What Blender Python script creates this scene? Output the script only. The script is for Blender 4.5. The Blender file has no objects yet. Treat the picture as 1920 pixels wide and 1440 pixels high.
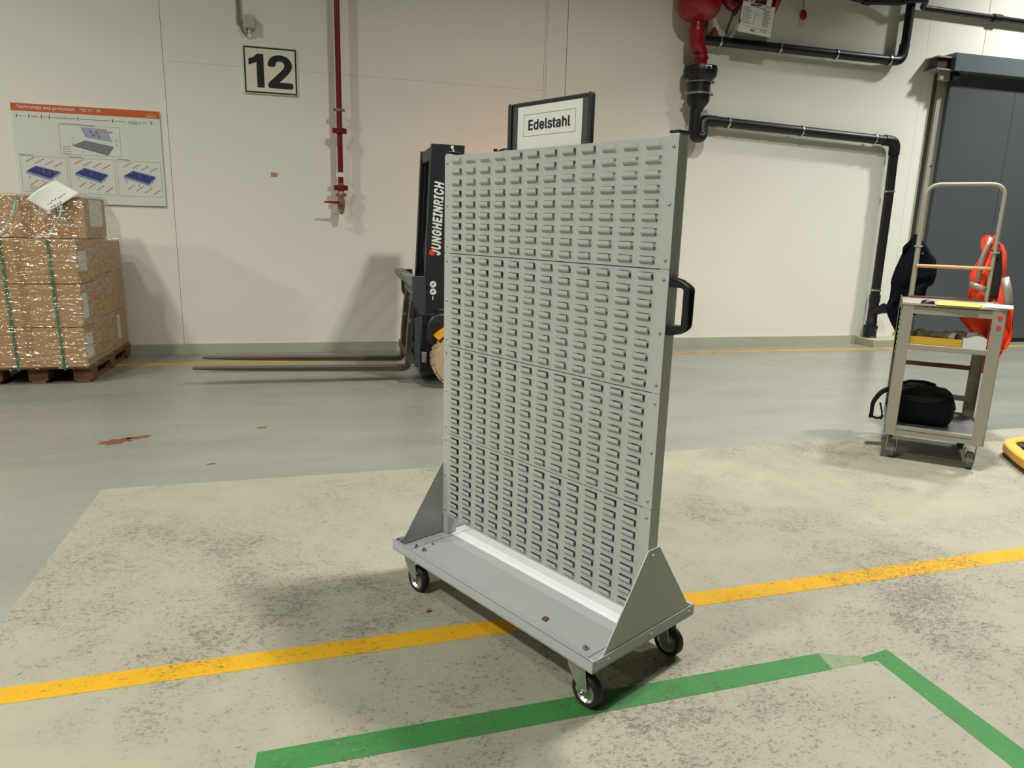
import bpy, bmesh, math, random
from mathutils import Vector, Matrix, noise as mnoise
random.seed(7)
scene = bpy.context.scene
COL = scene.collection
PI = math.pi
D = 5.557            # y of the back wall face
CART = -1.0851       # heading of the louvre trolley

# ------------------------------------------------------------------ camera, world, lights, exposure
cam_d = bpy.data.cameras.new('camera')
cam_d.sensor_fit = 'HORIZONTAL'; cam_d.sensor_width = 36.0; cam_d.lens = 24.703
cam_d.clip_start = 0.05; cam_d.clip_end = 200
cam = bpy.data.objects.new('camera', cam_d); COL.objects.link(cam)
r_ = Vector((0.96829, -0.24831, 0.02740)); u_ = Vector((0.02830, 0.21800, 0.97554)); w_ = Vector((0.24821, 0.94383, -0.21812))
M3 = Matrix((r_, u_, -w_)).transposed()
cam.matrix_world = Matrix.Translation((-0.6503, -2.1805, 1.3659)) @ M3.to_4x4()
scene.camera = cam

world = bpy.data.worlds.new('hall_world'); scene.world = world; world.use_nodes = True
bg = world.node_tree.nodes['Background']; bg.inputs[0].default_value = (0.9, 0.92, 1.0, 1); bg.inputs[1].default_value = 0.03

def area(name, loc, sx, sy, power, col=(1, 0.955, 0.86), aim=None, spread=180):
    l = bpy.data.lights.new(name, 'AREA'); l.shape = 'RECTANGLE'; l.size = sx; l.size_y = sy
    l.energy = power; l.color = col; l.spread = math.radians(spread)
    o = bpy.data.objects.new(name, l); COL.objects.link(o); o.location = loc
    if aim is not None:
        d = Vector(aim) - Vector(loc); o.rotation_euler = d.to_track_quat('-Z', 'Y').to_euler()
    return o
# ceiling lamps read from shadows; the last of each row is added as fill
LAMP = (0.36, 0.36)
for loc_, pw, sp_, cl_ in (((1.95, 0.55, 6.0), 275, 140, (1.0, 0.98, 0.90)), ((-4.4, -2.0, 6.0), 350, 140, (1.0, 0.985, 0.905)), ((-4.4, 2.2, 6.0), 130, 150, (1.0, 0.985, 0.905)),
                           ((5.2, 1.6, 6.0), 165, 114, (1.0, 0.995, 0.96)), ((8.4, 3.6, 6.0), 250, 122, (1.0, 0.995, 0.965)), ((-10.7, -1.0, 6.0), 520, 150, (1.0, 0.985, 0.905)),
                           ((-4.4, -8.5, 6.0), 120, 150, (1.0, 0.985, 0.905))):
    area('ceiling_and_fill_lamp', loc_, *LAMP, pw, col=cl_, spread=sp_)

vs = scene.view_settings
scene.display_settings.display_device = 'sRGB'
vs.view_transform = 'Standard'; vs.look = 'None'; vs.gamma = 1.0; vs.use_curve_mapping = False
vs.exposure = 0.0
scene.cycles.max_bounces = 8; scene.cycles.transparent_max_bounces = 12

# ------------------------------------------------------------------ helpers
def lin(c):
    return tuple(((v / 255) / 12.92 if v / 255 <= 0.04045 else ((v / 255 + 0.055) / 1.055) ** 2.4) for v in c)
def nd(nt, t, **k):
    n = nt.nodes.new(t)
    for a, b in k.items(): setattr(n, a, b)
    return n
def newmat(name):
    m = bpy.data.materials.new(name); m.use_nodes = True
    nt = m.node_tree; b = nt.nodes['Principled BSDF']
    return m, nt, b
def mixc(nt, fac, a, b):
    n = nd(nt, 'ShaderNodeMix', data_type='RGBA')
    for s, v in ((0, fac), (6, a), (7, b)):
        if hasattr(v, 'is_linked'): nt.links.new(v, n.inputs[s])
        elif s == 0: n.inputs[0].default_value = v
        else: n.inputs[s].default_value = (*v[:3], 1)
    return n.outputs[2]
def math_(nt, op, a, b=None, c=None):
    n = nd(nt, 'ShaderNodeMath', operation=op)
    for i, v in enumerate((a, b, c)):
        if v is None: continue
        if hasattr(v, 'is_linked'): nt.links.new(v, n.inputs[i])
        else: n.inputs[i].default_value = v
    return n.outputs[0]
def ramp(nt, fac, stops):
    n = nd(nt, 'ShaderNodeValToRGB'); cr = n.color_ramp
    while len(cr.elements) < len(stops): cr.elements.new(0.5)
    for e, (p, v) in zip(cr.elements, stops):
        e.position = p; e.color = (v, v, v, 1) if isinstance(v, (int, float)) else (*v, 1)
    nt.links.new(fac, n.inputs[0]); return n.outputs[0]
def coords(nt, scale=(1, 1, 1), rot=(0, 0, 0), kind='Object'):
    tc = nd(nt, 'ShaderNodeTexCoord'); mp = nd(nt, 'ShaderNodeMapping')
    mp.inputs['Scale'].default_value = scale; mp.inputs['Rotation'].default_value = rot
    nt.links.new(tc.outputs[kind], mp.inputs[0]); return mp.outputs[0]
def noise(nt, vec, scale, detail=4, rough=0.55, dist=0.0):
    n = nd(nt, 'ShaderNodeTexNoise'); n.inputs['Scale'].default_value = scale
    n.inputs['Detail'].default_value = detail; n.inputs['Roughness'].default_value = rough
    n.inputs['Distortion'].default_value = dist
    nt.links.new(vec, n.inputs['Vector']); return n.outputs[0]
def bump(nt, b, h, strength=0.2, dist=0.01):
    n = nd(nt, 'ShaderNodeBump'); n.inputs['Strength'].default_value = strength; n.inputs['Distance'].default_value = dist
    nt.links.new(h, n.inputs['Height']); nt.links.new(n.outputs[0], b.inputs['Normal'])
def pmat(name, col, rough=0.5, metal=0.0, var=0.08, scale=9.0, bmp=0.0, bscale=60.0, stretch=(1, 1, 1), spec=0.5, emit=None):
    m, nt, b = newmat(name); c = lin(col)
    v = coords(nt, stretch); n = noise(nt, v, scale)
    nt.links.new(mixc(nt, n, tuple(x * (1 - var) for x in c), tuple(min(1, x * (1 + var)) for x in c)), b.inputs['Base Color'])
    b.inputs['Roughness'].default_value = rough; b.inputs['Metallic'].default_value = metal
    b.inputs['Specular IOR Level'].default_value = spec
    if bmp: bump(nt, b, noise(nt, v, bscale), bmp, 0.004)
    if emit:
        b.inputs['Emission Color'].default_value = (*lin(col), 1); b.inputs['Emission Strength'].default_value = emit
    return m

class MB:
    def __init__(s): s.v = []; s.f = []
    def add(s, vs, fs, M=None):
        o = len(s.v)
        s.v += [tuple(M @ Vector(p)) if M else tuple(p) for p in vs]
        s.f += [tuple(i + o for i in f) for f in fs]; return s
    def box(s, c, d, M=None):
        x, y, z = c; a, b, e = d[0] / 2, d[1] / 2, d[2] / 2
        vs = [(x - a, y - b, z - e), (x + a, y - b, z - e), (x + a, y + b, z - e), (x - a, y + b, z - e),
              (x - a, y - b, z + e), (x + a, y - b, z + e), (x + a, y + b, z + e), (x - a, y + b, z + e)]
        return s.add(vs, [(0, 3, 2, 1), (4, 5, 6, 7), (0, 1, 5, 4), (1, 2, 6, 5), (2, 3, 7, 6), (3, 0, 4, 7)], M)
    def bb(s, x0, x1, y0, y1, z0, z1, M=None):
        return s.box(((x0 + x1) / 2, (y0 + y1) / 2, (z0 + z1) / 2), (x1 - x0, y1 - y0, z1 - z0), M)
    def prism(s, poly, t0, t1, axis='y', M=None):
        # poly of 2d points, extruded along axis from t0 to t1
        def P(p, t): return {'x': (t, p[0], p[1]), 'y': (p[0], t, p[1]), 'z': (p[0], p[1], t)}[axis]
        n = len(poly)
        vs = [P(p, t0) for p in poly] + [P(p, t1) for p in poly]
        fs = [tuple(range(n)), tuple(reversed(range(n, 2 * n)))] + [(i, i + n, (i + 1) % n + n, (i + 1) % n) for i in range(n)]
        return s.add(vs, fs, M)
    def tube(s, path, r, seg=12, closed=False, cap=True, M=None):
        pts = [Vector(p) for p in path]; n = len(pts)
        rs = r if isinstance(r, (list, tuple)) else [r] * n
        vs, fs = [], []; ref = None
        for i, p in enumerate(pts):
            if closed: t = (pts[(i + 1) % n] - pts[i - 1])
            else: t = pts[min(i + 1, n - 1)] - pts[max(i - 1, 0)]
            t.normalize()
            if ref is None: ref = Vector((0, 0, 1)) if abs(t.z) < 0.9 else Vector((1, 0, 0))
            a = (ref - t * ref.dot(t)).normalized(); ref = a; b = t.cross(a)
            for k in range(seg):
                g = 2 * PI * k / seg; vs.append(p + (a * math.cos(g) + b * math.sin(g)) * rs[i])
        m = n if closed else n - 1
        for i in range(m):
            for k in range(seg):
                j = (i + 1) % n
                fs.append((i * seg + k, i * seg + (k + 1) % seg, j * seg + (k + 1) % seg, j * seg + k))
        if cap and not closed: fs += [tuple(reversed(range(seg))), tuple(range((n - 1) * seg, n * seg))]
        return s.add(vs, fs, M)
    def lathe(s, prof, seg=24, M=None):     # profile (r, h) about local z
        n = len(prof); vs, fs = [], []
        for k in range(seg):
            g = 2 * PI * k / seg
            for rr, h in prof: vs.append((rr * math.cos(g), rr * math.sin(g), h))
        for k in range(seg):
            for i in range(n - 1):
                a, b = k * n + i, ((k + 1) % seg) * n + i
                fs.append((a, b, b + 1, a + 1))
        return s.add(vs, fs, M)
    def disc(s, r, h0, h1, seg=20, M=None): return s.lathe([(0.0001, h0), (r, h0), (r, h1), (0.0001, h1)], seg, M)
    def grid(s, fn, nu, nv, M=None):
        vs = [fn(i / nu, j / nv) for j in range(nv + 1) for i in range(nu + 1)]
        fs = [(j * (nu + 1) + i, j * (nu + 1) + i + 1, (j + 1) * (nu + 1) + i + 1, (j + 1) * (nu + 1) + i) for j in range(nv) for i in range(nu)]
        return s.add(vs, fs, M)
    def mesh(s, name):
        me = bpy.data.meshes.new(name); me.from_pydata(s.v, [], s.f); me.validate()
        bm = bmesh.new(); bm.from_mesh(me)
        bmesh.ops.recalc_face_normals(bm, faces=bm.faces); bm.to_mesh(me); bm.free()
        return me
    def build(s, name, mat, parent=None, loc=(0, 0, 0), rot=(0, 0, 0), smooth=True, bev=0.0, solid=0.0, sub=0):
        me = s.mesh(name); me.materials.append(mat)
        if smooth:
            me.polygons.foreach_set('use_smooth', [True] * len(me.polygons)); me.set_sharp_from_angle(angle=math.radians(38))
        o = bpy.data.objects.new(name, me); COL.objects.link(o); o.location = loc; o.rotation_euler = rot
        if parent: o.parent = parent
        if solid:
            k = o.modifiers.new('thickness', 'SOLIDIFY'); k.thickness = solid; k.offset = 0
        if sub:
            k = o.modifiers.new('smooth', 'SUBSURF'); k.levels = sub; k.render_levels = sub
        if bev:
            k = o.modifiers.new('edge', 'BEVEL'); k.width = bev; k.segments = 2; k.limit_method = 'ANGLE'; k.angle_limit = math.radians(40)
        return o

def rotX(a): return Matrix.Rotation(a, 4, 'X')
def rotY(a): return Matrix.Rotation(a, 4, 'Y')
def rotZ(a): return Matrix.Rotation(a, 4, 'Z')
def T(x, y, z): return Matrix.Translation((x, y, z))
def axisM(a, b):     # local z along a->b, origin a
    d = Vector(b) - Vector(a); return Matrix.Translation(a) @ d.to_track_quat('Z', 'Y').to_matrix().to_4x4()
def tag(o, label, cat, group=None):
    o['label'] = label; o['category'] = cat
    if group: o['group'] = group
    return o
def empty(name, loc=(0, 0, 0), rz=0.0):
    o = bpy.data.objects.new(name, None); COL.objects.link(o); o.location = loc; o.rotation_euler = (0, 0, rz)
    o.empty_display_size = 0.1; return o
def struct(o): o['kind'] = 'structure'; return o
def bend(pts, r, n=6):
    """round the corners of a polyline"""
    P = [Vector(p) for p in pts]; out = [P[0]]
    for i in range(1, len(P) - 1):
        a, b, c = P[i - 1], P[i], P[i + 1]
        d1 = (a - b).normalized(); d2 = (c - b).normalized()
        p1 = b + d1 * r; p2 = b + d2 * r
        for k in range(n + 1):
            t = k / n; out.append(p1 * (1 - t) ** 2 + b * 2 * t * (1 - t) + p2 * t * t)
    out.append(P[-1]); return out
def dup(o, parent=None):
    c = o.copy(); COL.objects.link(c)
    if parent: c.parent = parent
    for ch in list(o.children): dup(ch, c)
    return c
try:
    FONT = bpy.data.fonts.load(bpy.utils.system_resource('DATAFILES', path='fonts') + '/Inter.woff2')
except Exception:
    FONT = None
def text(name, body, mat, parent, w, h, M, off=0.0, shear=0.0, space=1.0, t=0.0004):
    """lettering fitted to w x h, lying in local x/y of M, lower-left corner at its origin"""
    cu = bpy.data.curves.new(name, 'FONT'); cu.body = body; cu.size = 1.0
    if FONT: cu.font = FONT
    cu.shear = shear; cu.space_character = space
    cu.resolution_u = 3; cu.extrude = 0.0
    tmp = bpy.data.objects.new(name + '_tmp', cu); COL.objects.link(tmp)
    dg = bpy.context.evaluated_depsgraph_get(); dg.update()
    me = bpy.data.meshes.new_from_object(tmp.evaluated_get(dg))
    bpy.data.objects.remove(tmp); bpy.data.curves.remove(cu)
    if off:      # embolden: the outline laid over itself with small shifts
        base = [v.co.copy() for v in me.vertices]; faces = [tuple(p.vertices) for p in me.polygons]; vv, ff = [], []
        for k in range(8):
            dx, dy = off * math.cos(PI * k / 4), off * 0.8 * math.sin(PI * k / 4)
            ff += [tuple(i + len(vv) for i in f) for f in faces]; vv += [(c.x + dx, c.y + dy, 0.00016 * k) for c in base]
        me = bpy.data.meshes.new(name); me.from_pydata(vv, [], ff)
    xs = [v.co.x for v in me.vertices]; ys = [v.co.y for v in me.vertices]
    x0, x1, y0, y1 = min(xs), max(xs), min(ys), max(ys)
    for v in me.vertices:
        v.co = M @ Vector(((v.co.x - x0) / (x1 - x0) * w, (v.co.y - y0) / (y1 - y0) * h, t + v.co.z))
    me.materials.clear(); me.materials.append(mat); me.name = name
    o = bpy.data.objects.new(name, me); COL.objects.link(o)
    if parent: o.parent = parent
    return o
# frame lying on a wall that faces -y: local x -> +x, local y -> +z, local z -> -y
def wallM(x, y, z): return Matrix(((1, 0, 0, x), (0, 0, -1, y), (0, 1, 0, z), (0, 0, 0, 1)))

# ------------------------------------------------------------------ materials
def floor_mat():
    m, nt, b = newmat('grey_epoxy'); v = coords(nt); vs_ = coords(nt, (0.45, 1.5, 1))
    n1 = noise(nt, vs_, 1.3, 6, 0.6); n2 = noise(nt, vs_, 14, 5, 0.6); n3 = noise(nt, coords(nt, (0.5, 2.0, 1)), 3.2, 8, 0.7)
    c = mixc(nt, ramp(nt, n1, [(0.3, 0), (0.7, 1)]), lin((120, 121, 113)), lin((134, 135, 125)))
    c = mixc(nt, math_(nt, 'MULTIPLY', ramp(nt, n3, [(0.56, 0), (0.72, 1)]), 0.35), c, lin((112, 111, 103)))
    c = mixc(nt, math_(nt, 'MULTIPLY', ramp(nt, n2, [(0.66, 0), (0.74, 1)]), 0.35), c, lin((118, 114, 104)))
    nt.links.new(c, b.inputs['Base Color'])
    nt.links.new(ramp(nt, n3, [(0.2, 0.2), (0.8, 0.36)]), b.inputs['Roughness'])
    b.inputs['Specular IOR Level'].default_value = 0.42
    bump(nt, b, noise(nt, v, 2.2, 3), 0.05, 0.01); return m
def paint_mat(name, col, dark, wear, base=None, rough=0.6):
    """floor paint with trodden-in dirt streaks; wear lets the coat below show"""
    m, nt, b = newmat(name); v = coords(nt); vx = coords(nt, (0.72, 1.2, 1), (0, 0, 0.35))
    big = noise(nt, v, 0.95, 5, 0.6, 0.3); mid = noise(nt, v, 4.2, 6, 0.7, 0.4); fine = noise(nt, vx, 140, 4, 0.7, 0.4); fine2 = noise(nt, vx, 52, 7, 0.8, 0.7)
    c = mixc(nt, ramp(nt, big, [(0.35, 0), (0.65, 1)]), lin(col), tuple(x * 0.86 for x in lin(col)))
    c = mixc(nt, math_(nt, 'MULTIPLY', ramp(nt, mid, [(0.42, 0), (0.75, 1)]), 0.36), c, tuple(x * q for x, q in zip(lin(col), (0.70, 0.69, 0.70))))
    mask = ramp(nt, math_(nt, 'ADD', math_(nt, 'MULTIPLY', big, 0.6), math_(nt, 'MULTIPLY', mid, 0.4)), [(0.42, 0.0), (0.66, 1)])
    q = math_(nt, 'ADD', math_(nt, 'MULTIPLY', fine, 0.42), math_(nt, 'MULTIPLY', fine2, 0.58))
    q = math_(nt, 'ADD', q, math_(nt, 'MULTIPLY', mask, 0.13))
    sp = ramp(nt, q, [(0.575, 0), (0.655, 1)])
    s = math_(nt, 'MULTIPLY', sp, wear)
    c = mixc(nt, s, c, lin(dark))
    if base:
        w2 = ramp(nt, noise(nt, v, 40, 6, 0.75), [(0.60, 0), (0.68, 1)])
        c = mixc(nt, math_(nt, 'MULTIPLY', w2, 0.55), c, lin(base))
    nt.links.new(c, b.inputs['Base Color']); b.inputs['Roughness'].default_value = rough
    b.inputs['Specular IOR Level'].default_value = 0.3
    bump(nt, b, fine2, 0.10, 0.002); return m
def wall_mat():
    m, nt, b = newmat('wall_paint'); v = coords(nt)
    n = noise(nt, v, 0.5, 4); n2 = noise(nt, coords(nt, (1, 1, 2.2)), 9, 6, 0.7, 1.0); n3 = noise(nt, v, 0.9, 2)
    c = mixc(nt, n, lin((221, 219, 206)), lin((227, 225, 213)))
    sep = nd(nt, 'ShaderNodeSeparateXYZ'); nt.links.new(v, sep.inputs[0])
    low = ramp(nt, sep.outputs[2], [(0.0, 1), (1.0, 1)])
    lo = ramp(nt, math_(nt, 'MULTIPLY', sep.outputs[2], 0.5), [(0.45, 1), (0.95, 0.05)])
    scuff = math_(nt, 'MULTIPLY', math_(nt, 'MULTIPLY', ramp(nt, n2, [(0.725, 0), (0.75, 1)]), lo), ramp(nt, n3, [(0.45, 0), (0.6, 0.7)]))
    c = mixc(nt, scuff, c, lin((96, 92, 84)))
    nt.links.new(c, b.inputs['Base Color']); b.inputs['Roughness'].default_value = 0.62
    b.inputs['Specular IOR Level'].default_value = 0.25
    bump(nt, b, noise(nt, v, 90, 3), 0.04, 0.002); return m
def wood_mat(name, col, dark):
    m, nt, b = newmat(name); n = noise(nt, coords(nt, (1.5, 14, 14)), 2.4, 6, 0.65, 0.4); n2 = noise(nt, coords(nt), 5, 3)
    c = mixc(nt, ramp(nt, n, [(0.3, 0), (0.7, 1)]), lin(dark), lin(col)); c = mixc(nt, math_(nt, 'MULTIPLY', n2, 0.35), c, lin(dark))
    nt.links.new(c, b.inputs['Base Color']); b.inputs['Roughness'].default_value = 0.75; bump(nt, b, n, 0.25, 0.003); return m
def film_mat():
    m, nt, b = newmat('stretch_film'); nt.nodes.remove(b); out = nt.nodes['Material Output']
    v = coords(nt, (1.0, 1.0, 7.0)); v2 = coords(nt, (1, 1, 1.6))
    n1 = noise(nt, v, 3.0, 1.5, 0.5, 1.0); n2 = noise(nt, v2, 9, 1.0, 0.5, 1.5)
    bp = nd(nt, 'ShaderNodeBump'); bp.inputs['Strength'].default_value = 1.0; bp.inputs['Distance'].default_value = 0.07
    nt.links.new(math_(nt, 'ADD', math_(nt, 'MULTIPLY', n1, 0.6), math_(nt, 'MULTIPLY', n2, 0.5)), bp.inputs['Height'])
    g = nd(nt, 'ShaderNodeBsdfGlossy'); g.inputs['Roughness'].default_value = 0.16; g.inputs['Color'].default_value = (0.95, 0.95, 0.93, 1)
    nt.links.new(bp.outputs[0], g.inputs['Normal'])
    df = nd(nt, 'ShaderNodeBsdfDiffuse'); df.inputs['Color'].default_value = (*lin((205, 200, 190)), 1); nt.links.new(bp.outputs[0], df.inputs['Normal'])
    tr = nd(nt, 'ShaderNodeBsdfTransparent'); tr.inputs[0].default_value = (0.985, 0.98, 0.97, 1)
    fr = nd(nt, 'ShaderNodeFresnel'); fr.inputs['IOR'].default_value = 1.5; nt.links.new(bp.outputs[0], fr.inputs['Normal'])
    m1 = nd(nt, 'ShaderNodeMixShader'); nt.links.new(ramp(nt, n1, [(0.45, 0.02), (0.75, 0.14)]), m1.inputs[0]); nt.links.new(tr.outputs[0], m1.inputs[1]); nt.links.new(df.outputs[0], m1.inputs[2])
    m2 = nd(nt, 'ShaderNodeMixShader'); nt.links.new(math_(nt, 'MINIMUM', math_(nt, 'MULTIPLY', fr.outputs[0], 2.0), 0.20), m2.inputs[0]); nt.links.new(m1.outputs[0], m2.inputs[1]); nt.links.new(g.outputs[0], m2.inputs[2])
    nt.links.new(m2.outputs[0], out.inputs[0]); return m

MF = floor_mat()
MLANE = paint_mat('cream_floor_paint', (149, 147, 130), (88, 82, 75), 0.85, rough=0.62)
MYEL = paint_mat('yellow_line_paint', (196, 150, 18), (84, 74, 52), 0.9, (134, 126, 100))
MGRN = paint_mat('green_line_paint', (56, 120, 60), (60, 72, 54), 0.7, (134, 134, 114))
MWALL = wall_mat()
MSKIRT = pmat('skirting_paint', (170, 169, 148), 0.5, 0, 0.06, 3)
MJOINT = pmat('joint_sealant', (92, 88, 80), 0.8)
MCEIL = pmat('ceiling_steel', (92, 92, 90), 0.7)
MCONC = pmat('hall_concrete', (112, 111, 106), 0.8, 0, 0.08, 2)
MGREY = pmat('trolley_grey_paint', (178, 180, 176), 0.42, 0.0, 0.03, 14)
MGREYT = pmat('tray_grey_paint', (176, 180, 180), 0.4, 0.0, 0.05, 7)
MZINC = pmat('zinc_plate', (190, 190, 178), 0.28, 0.85, 0.12, 24)
MSTEEL = pmat('screw_steel', (180, 180, 178), 0.25, 0.95, 0.05)
MRUB = pmat('black_rubber', (26, 26, 28), 0.6, 0, 0.15, 20)
MBLK = pmat('black_plastic', (20, 21, 24), 0.38, 0, 0.1, 20)
MPIPE = pmat('black_drain_plastic', (15, 16, 19), 0.42, 0, 0.15, 6)
MRED = pmat('red_pipe_paint', (112, 16, 22), 0.35, 0, 0.12, 8)
MREDB = pmat('red_valve_paint', (140, 18, 24), 0.35, 0, 0.1, 6)
MWHITE = pmat('white_plate', (212, 210, 200), 0.45, 0, 0.03)
MPAPER = pmat('paper', (214, 215, 208), 0.7, 0, 0.03, 6)
MINK = pmat('black_ink', (20, 20, 22), 0.55, 0, 0.1)
MGINK = pmat('grey_ink', (110, 112, 106), 0.6, 0, 0.05)
MORG = pmat('orange_print', (196, 92, 38), 0.4, 0, 0.04)
MBOARD = pmat('board_face', (212, 215, 204), 0.4, 0, 0.02, 4)
MBLUE = pmat('blue_print', (52, 62, 122), 0.45, 0, 0.12, 14)
MLBLUE = pmat('light_blue_print', (130, 146, 178), 0.45, 0, 0.15, 8)
MRINK = pmat('red_ink', (176, 60, 52), 0.5)
MGREEN = pmat('pale_green_print', (150, 178, 158), 0.5)
MCARD = pmat('brown_cardboard', (172, 135, 86), 0.78, 0, 0.07, 5, 0.05, 90)
MTAPE = pmat('brown_tape', (158, 120, 74), 0.35, 0, 0.06, 8)
MSTRAP = pmat('green_strap', (26, 106, 66), 0.35, 0, 0.12, 30)
MPALLET = wood_mat('pallet_wood', (136, 92, 54), (76, 46, 28))
MFILM = film_mat()
MTRUCK = pmat('truck_dark_grey', (27, 32, 35), 0.42, 0.0, 0.1, 8)
MTRUCKG = pmat('truck_plate_grey', (50, 60, 66), 0.45, 0.1, 0.15, 14)
MMAST = pmat('mast_black', (24, 27, 30), 0.45, 0.1, 0.15, 8)
MTYEL = pmat('truck_yellow', (226, 158, 30), 0.4, 0, 0.06)
MFORK = pmat('worn_fork_steel', (88, 78, 66), 0.42, 0.5, 0.35, 9, 0.1, 40, (0.4, 3, 3))
MCARR = pmat('carriage_grey', (120, 120, 110), 0.5, 0.2, 0.2, 10)
MTYRE = pmat('tan_tyre', (176, 152, 118), 0.8, 0, 0.15, 10, 0.2, 30)
MRIM = pmat('wheel_rim', (92, 70, 52), 0.6, 0, 0.2, 8)
MGLASSY = pmat('amber_lens', (255, 120, 60), 0.3, 0, 0.02, 5, emit=6)
MTROL = pmat('beige_grey_paint', (150, 146, 130), 0.45, 0, 0.07, 8)
MSHELF = pmat('shelf_grey', (128, 126, 126), 0.4, 0, 0.08, 6)
MDOWEL = wood_mat('dowel_wood', (206, 168, 118), (176, 134, 84))
MBROWN = wood_mat('brown_board', (120, 74, 46), (84, 50, 32))
MNAVY = pmat('navy_cloth', (13, 16, 27), 0.9, 0, 0.25, 14, 0.25, 120, spec=0.1)
MHIVIS = pmat('hi_vis_orange', (255, 70, 36), 0.65, 0, 0.1, 8, 0.2, 80)
MREFL = pmat('reflective_tape', (150, 140, 130), 0.4, 0.3, 0.08)
MBAG = pmat('black_nylon', (15, 16, 19), 0.75, 0, 0.25, 20, 0.3, 160, spec=0.2)
MGLOVE = pmat('work_glove', (150, 138, 112), 0.85, 0, 0.2, 10, 0.3, 60)
MNOTE = pmat('yellow_paper', (232, 226, 70), 0.7, 0, 0.03)
MYBOX = pmat('yellow_box', (198, 160, 40), 0.6, 0, 0.06)
MWBOX = pmat('white_box', (206, 208, 208), 0.6, 0, 0.04)
MREDS = pmat('red_sticker', (214, 52, 40), 0.5)
MJACK = pmat('jack_yellow', (226, 164, 62), 0.45, 0, 0.06, 10)
MDOOR = pmat('door_blue_grey', (86, 92, 93), 0.3, 0.2, 0.05, 2)
MDOORR = pmat('rail_blue_grey', (98, 108, 111), 0.4, 0.2, 0.05, 3)
MFRAME = pmat('door_frame_grey', (150, 148, 138), 0.5, 0, 0.05)
MALU = pmat('holder_grey', (82, 86, 86), 0.4, 0.3, 0.2, 40)
MHOLD = pmat('holder_dark', (44, 49, 50), 0.4, 0, 0.1)
MRUST = pmat('rust_stain', (120, 74, 40), 0.85, 0, 0.3, 14)
MSTAIN = pmat('orange_floor_stain', (112, 66, 36), 0.5, 0, 0.15, 10)
MCHIP = pmat('wood_chip', (112, 76, 54), 0.8, 0, 0.2, 30)
MVALVE = pmat('brass_valve', (150, 120, 96), 0.4, 0.6, 0.25, 20)
MPINK = pmat('pink_print', (176, 96, 116), 0.5)

# ------------------------------------------------------------------ the setting
floor = struct(MB().bb(-16, 20, -22, D + 0.3, -0.12, 0).build('floor', MF))
def strip(name, mat, pts, z0=-0.004, z1=0.0012):
    return MB().prism(pts, z0, z1, 'z').build(name, mat, floor, smooth=False)
strip('painted_lane', MLANE, [(-1.66, -3.2), (-1.805, 1.609), (13, 1.995), (13, -3.2)], z1=0.0010)
strip('yellow_line', MYEL, [(-3.6, -0.20), (-1.592, -0.132), (-0.79, -0.104), (2.252, 0.004), (6, 0.12), (6, 0.225), (2.374, 0.108), (-0.79, -0.018), (-1.615, -0.052), (-3.6, -0.12)], z1=0.0018)
strip('green_line', MGRN, [(-0.870, -0.573), (0.888, -0.498), (0.90, -0.4115), (-0.868, -0.484)], z1=0.0018)
strip('green_line', MGRN, [(1.072, -0.971), (1.069, -0.488), (1.02, -0.486), (1.03, -0.462), (1.09, -0.452), (1.147, -0.440), (1.166, -0.924), (1.19, -1.6), (1.08, -1.6)], z1=0.0018)
MGRNW = paint_mat('worn_green_paint', (122, 136, 106), (84, 94, 74), 0.9, (142, 140, 120))
strip('worn_green_line', MGRNW, [(0.888, -0.498), (1.02, -0.488), (1.03, -0.458), (0.90, -0.4115)], z1=0.0016)
strip('yellow_line', MYEL, [(-6, 4.925), (-2.2, 4.955), (4.13, 5.045), (11, 5.07), (11, 5.15), (4.13, 5.125), (-2.2, 5.035), (-6, 5.0)], z1=0.0018)
def splat(cx, cy, rx, ry, rot, seed, n=26):
    rr = random.Random(seed); out = []
    for k in range(n):
        a = 2 * PI * k / n; q = rr.uniform(0.55, 1.15)
        x, y = rx * q * math.cos(a), ry * q * math.sin(a)
        out.append((cx + x * math.cos(rot) - y * math.sin(rot), cy + x * math.sin(rot) + y * math.cos(rot)))
    return out
strip('rust_stain', MSTAIN, splat(-1.95, 2.47, 0.11, 0.065, 0.5, 3)); strip('rust_stain', MSTAIN, splat(-1.85, 2.53, 0.085, 0.035, 0.3, 5))
strip('rust_stain', MSTAIN, splat(-1.12, 2.64, 0.035, 0.02, 0.2, 8)); strip('rust_stain', MSTAIN, splat(-1.33, 1.93, 0.03, 0.012, 0.4, 9))

wall = struct(MB().bb(-16, 20, D + 0.02, D + 0.2, 0, 7).build('wall_back', MJOINT))
def panel(x0, x1, z0, z1): MB().bb(x0, x1, D, D + 0.021, z0, z1).build('wall_panel', MWALL, wall, smooth=False)
panel(-16, -2.108, 0.04, 7); panel(-2.104, 1.637, 0.04, 2.805); panel(-2.104, 1.637, 2.8065, 7)
panel(1.640, 1.662, 0.04, 7); panel(1.665, 1.884, 0.04, 7); panel(1.890, 6.505, 0.04, 7); panel(6.508, 7.346, 0.04, 7); panel(7.354, 20, 0.04, 7)
struct(MB().bb(-16, 6.02, D - 0.018, D + 0.001, -0.01, 0.104).build('baseboard_back', MSKIRT, bev=0.004))
struct(MB().bb(-16, 20, -22, D + 0.3, 7, 7.15).build('ceiling', MCEIL))
struct(MB().bb(-16.2, -16, -22, D + 0.3, 0, 7).build('wall_left', MCONC))
struct(MB().bb(20, 20.2, -22, D + 0.3, 0, 7).build('wall_right', MCONC))
struct(MB().bb(-16, 20, -22.2, -22, 0, 7).build('wall_front', MCONC))
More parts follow.
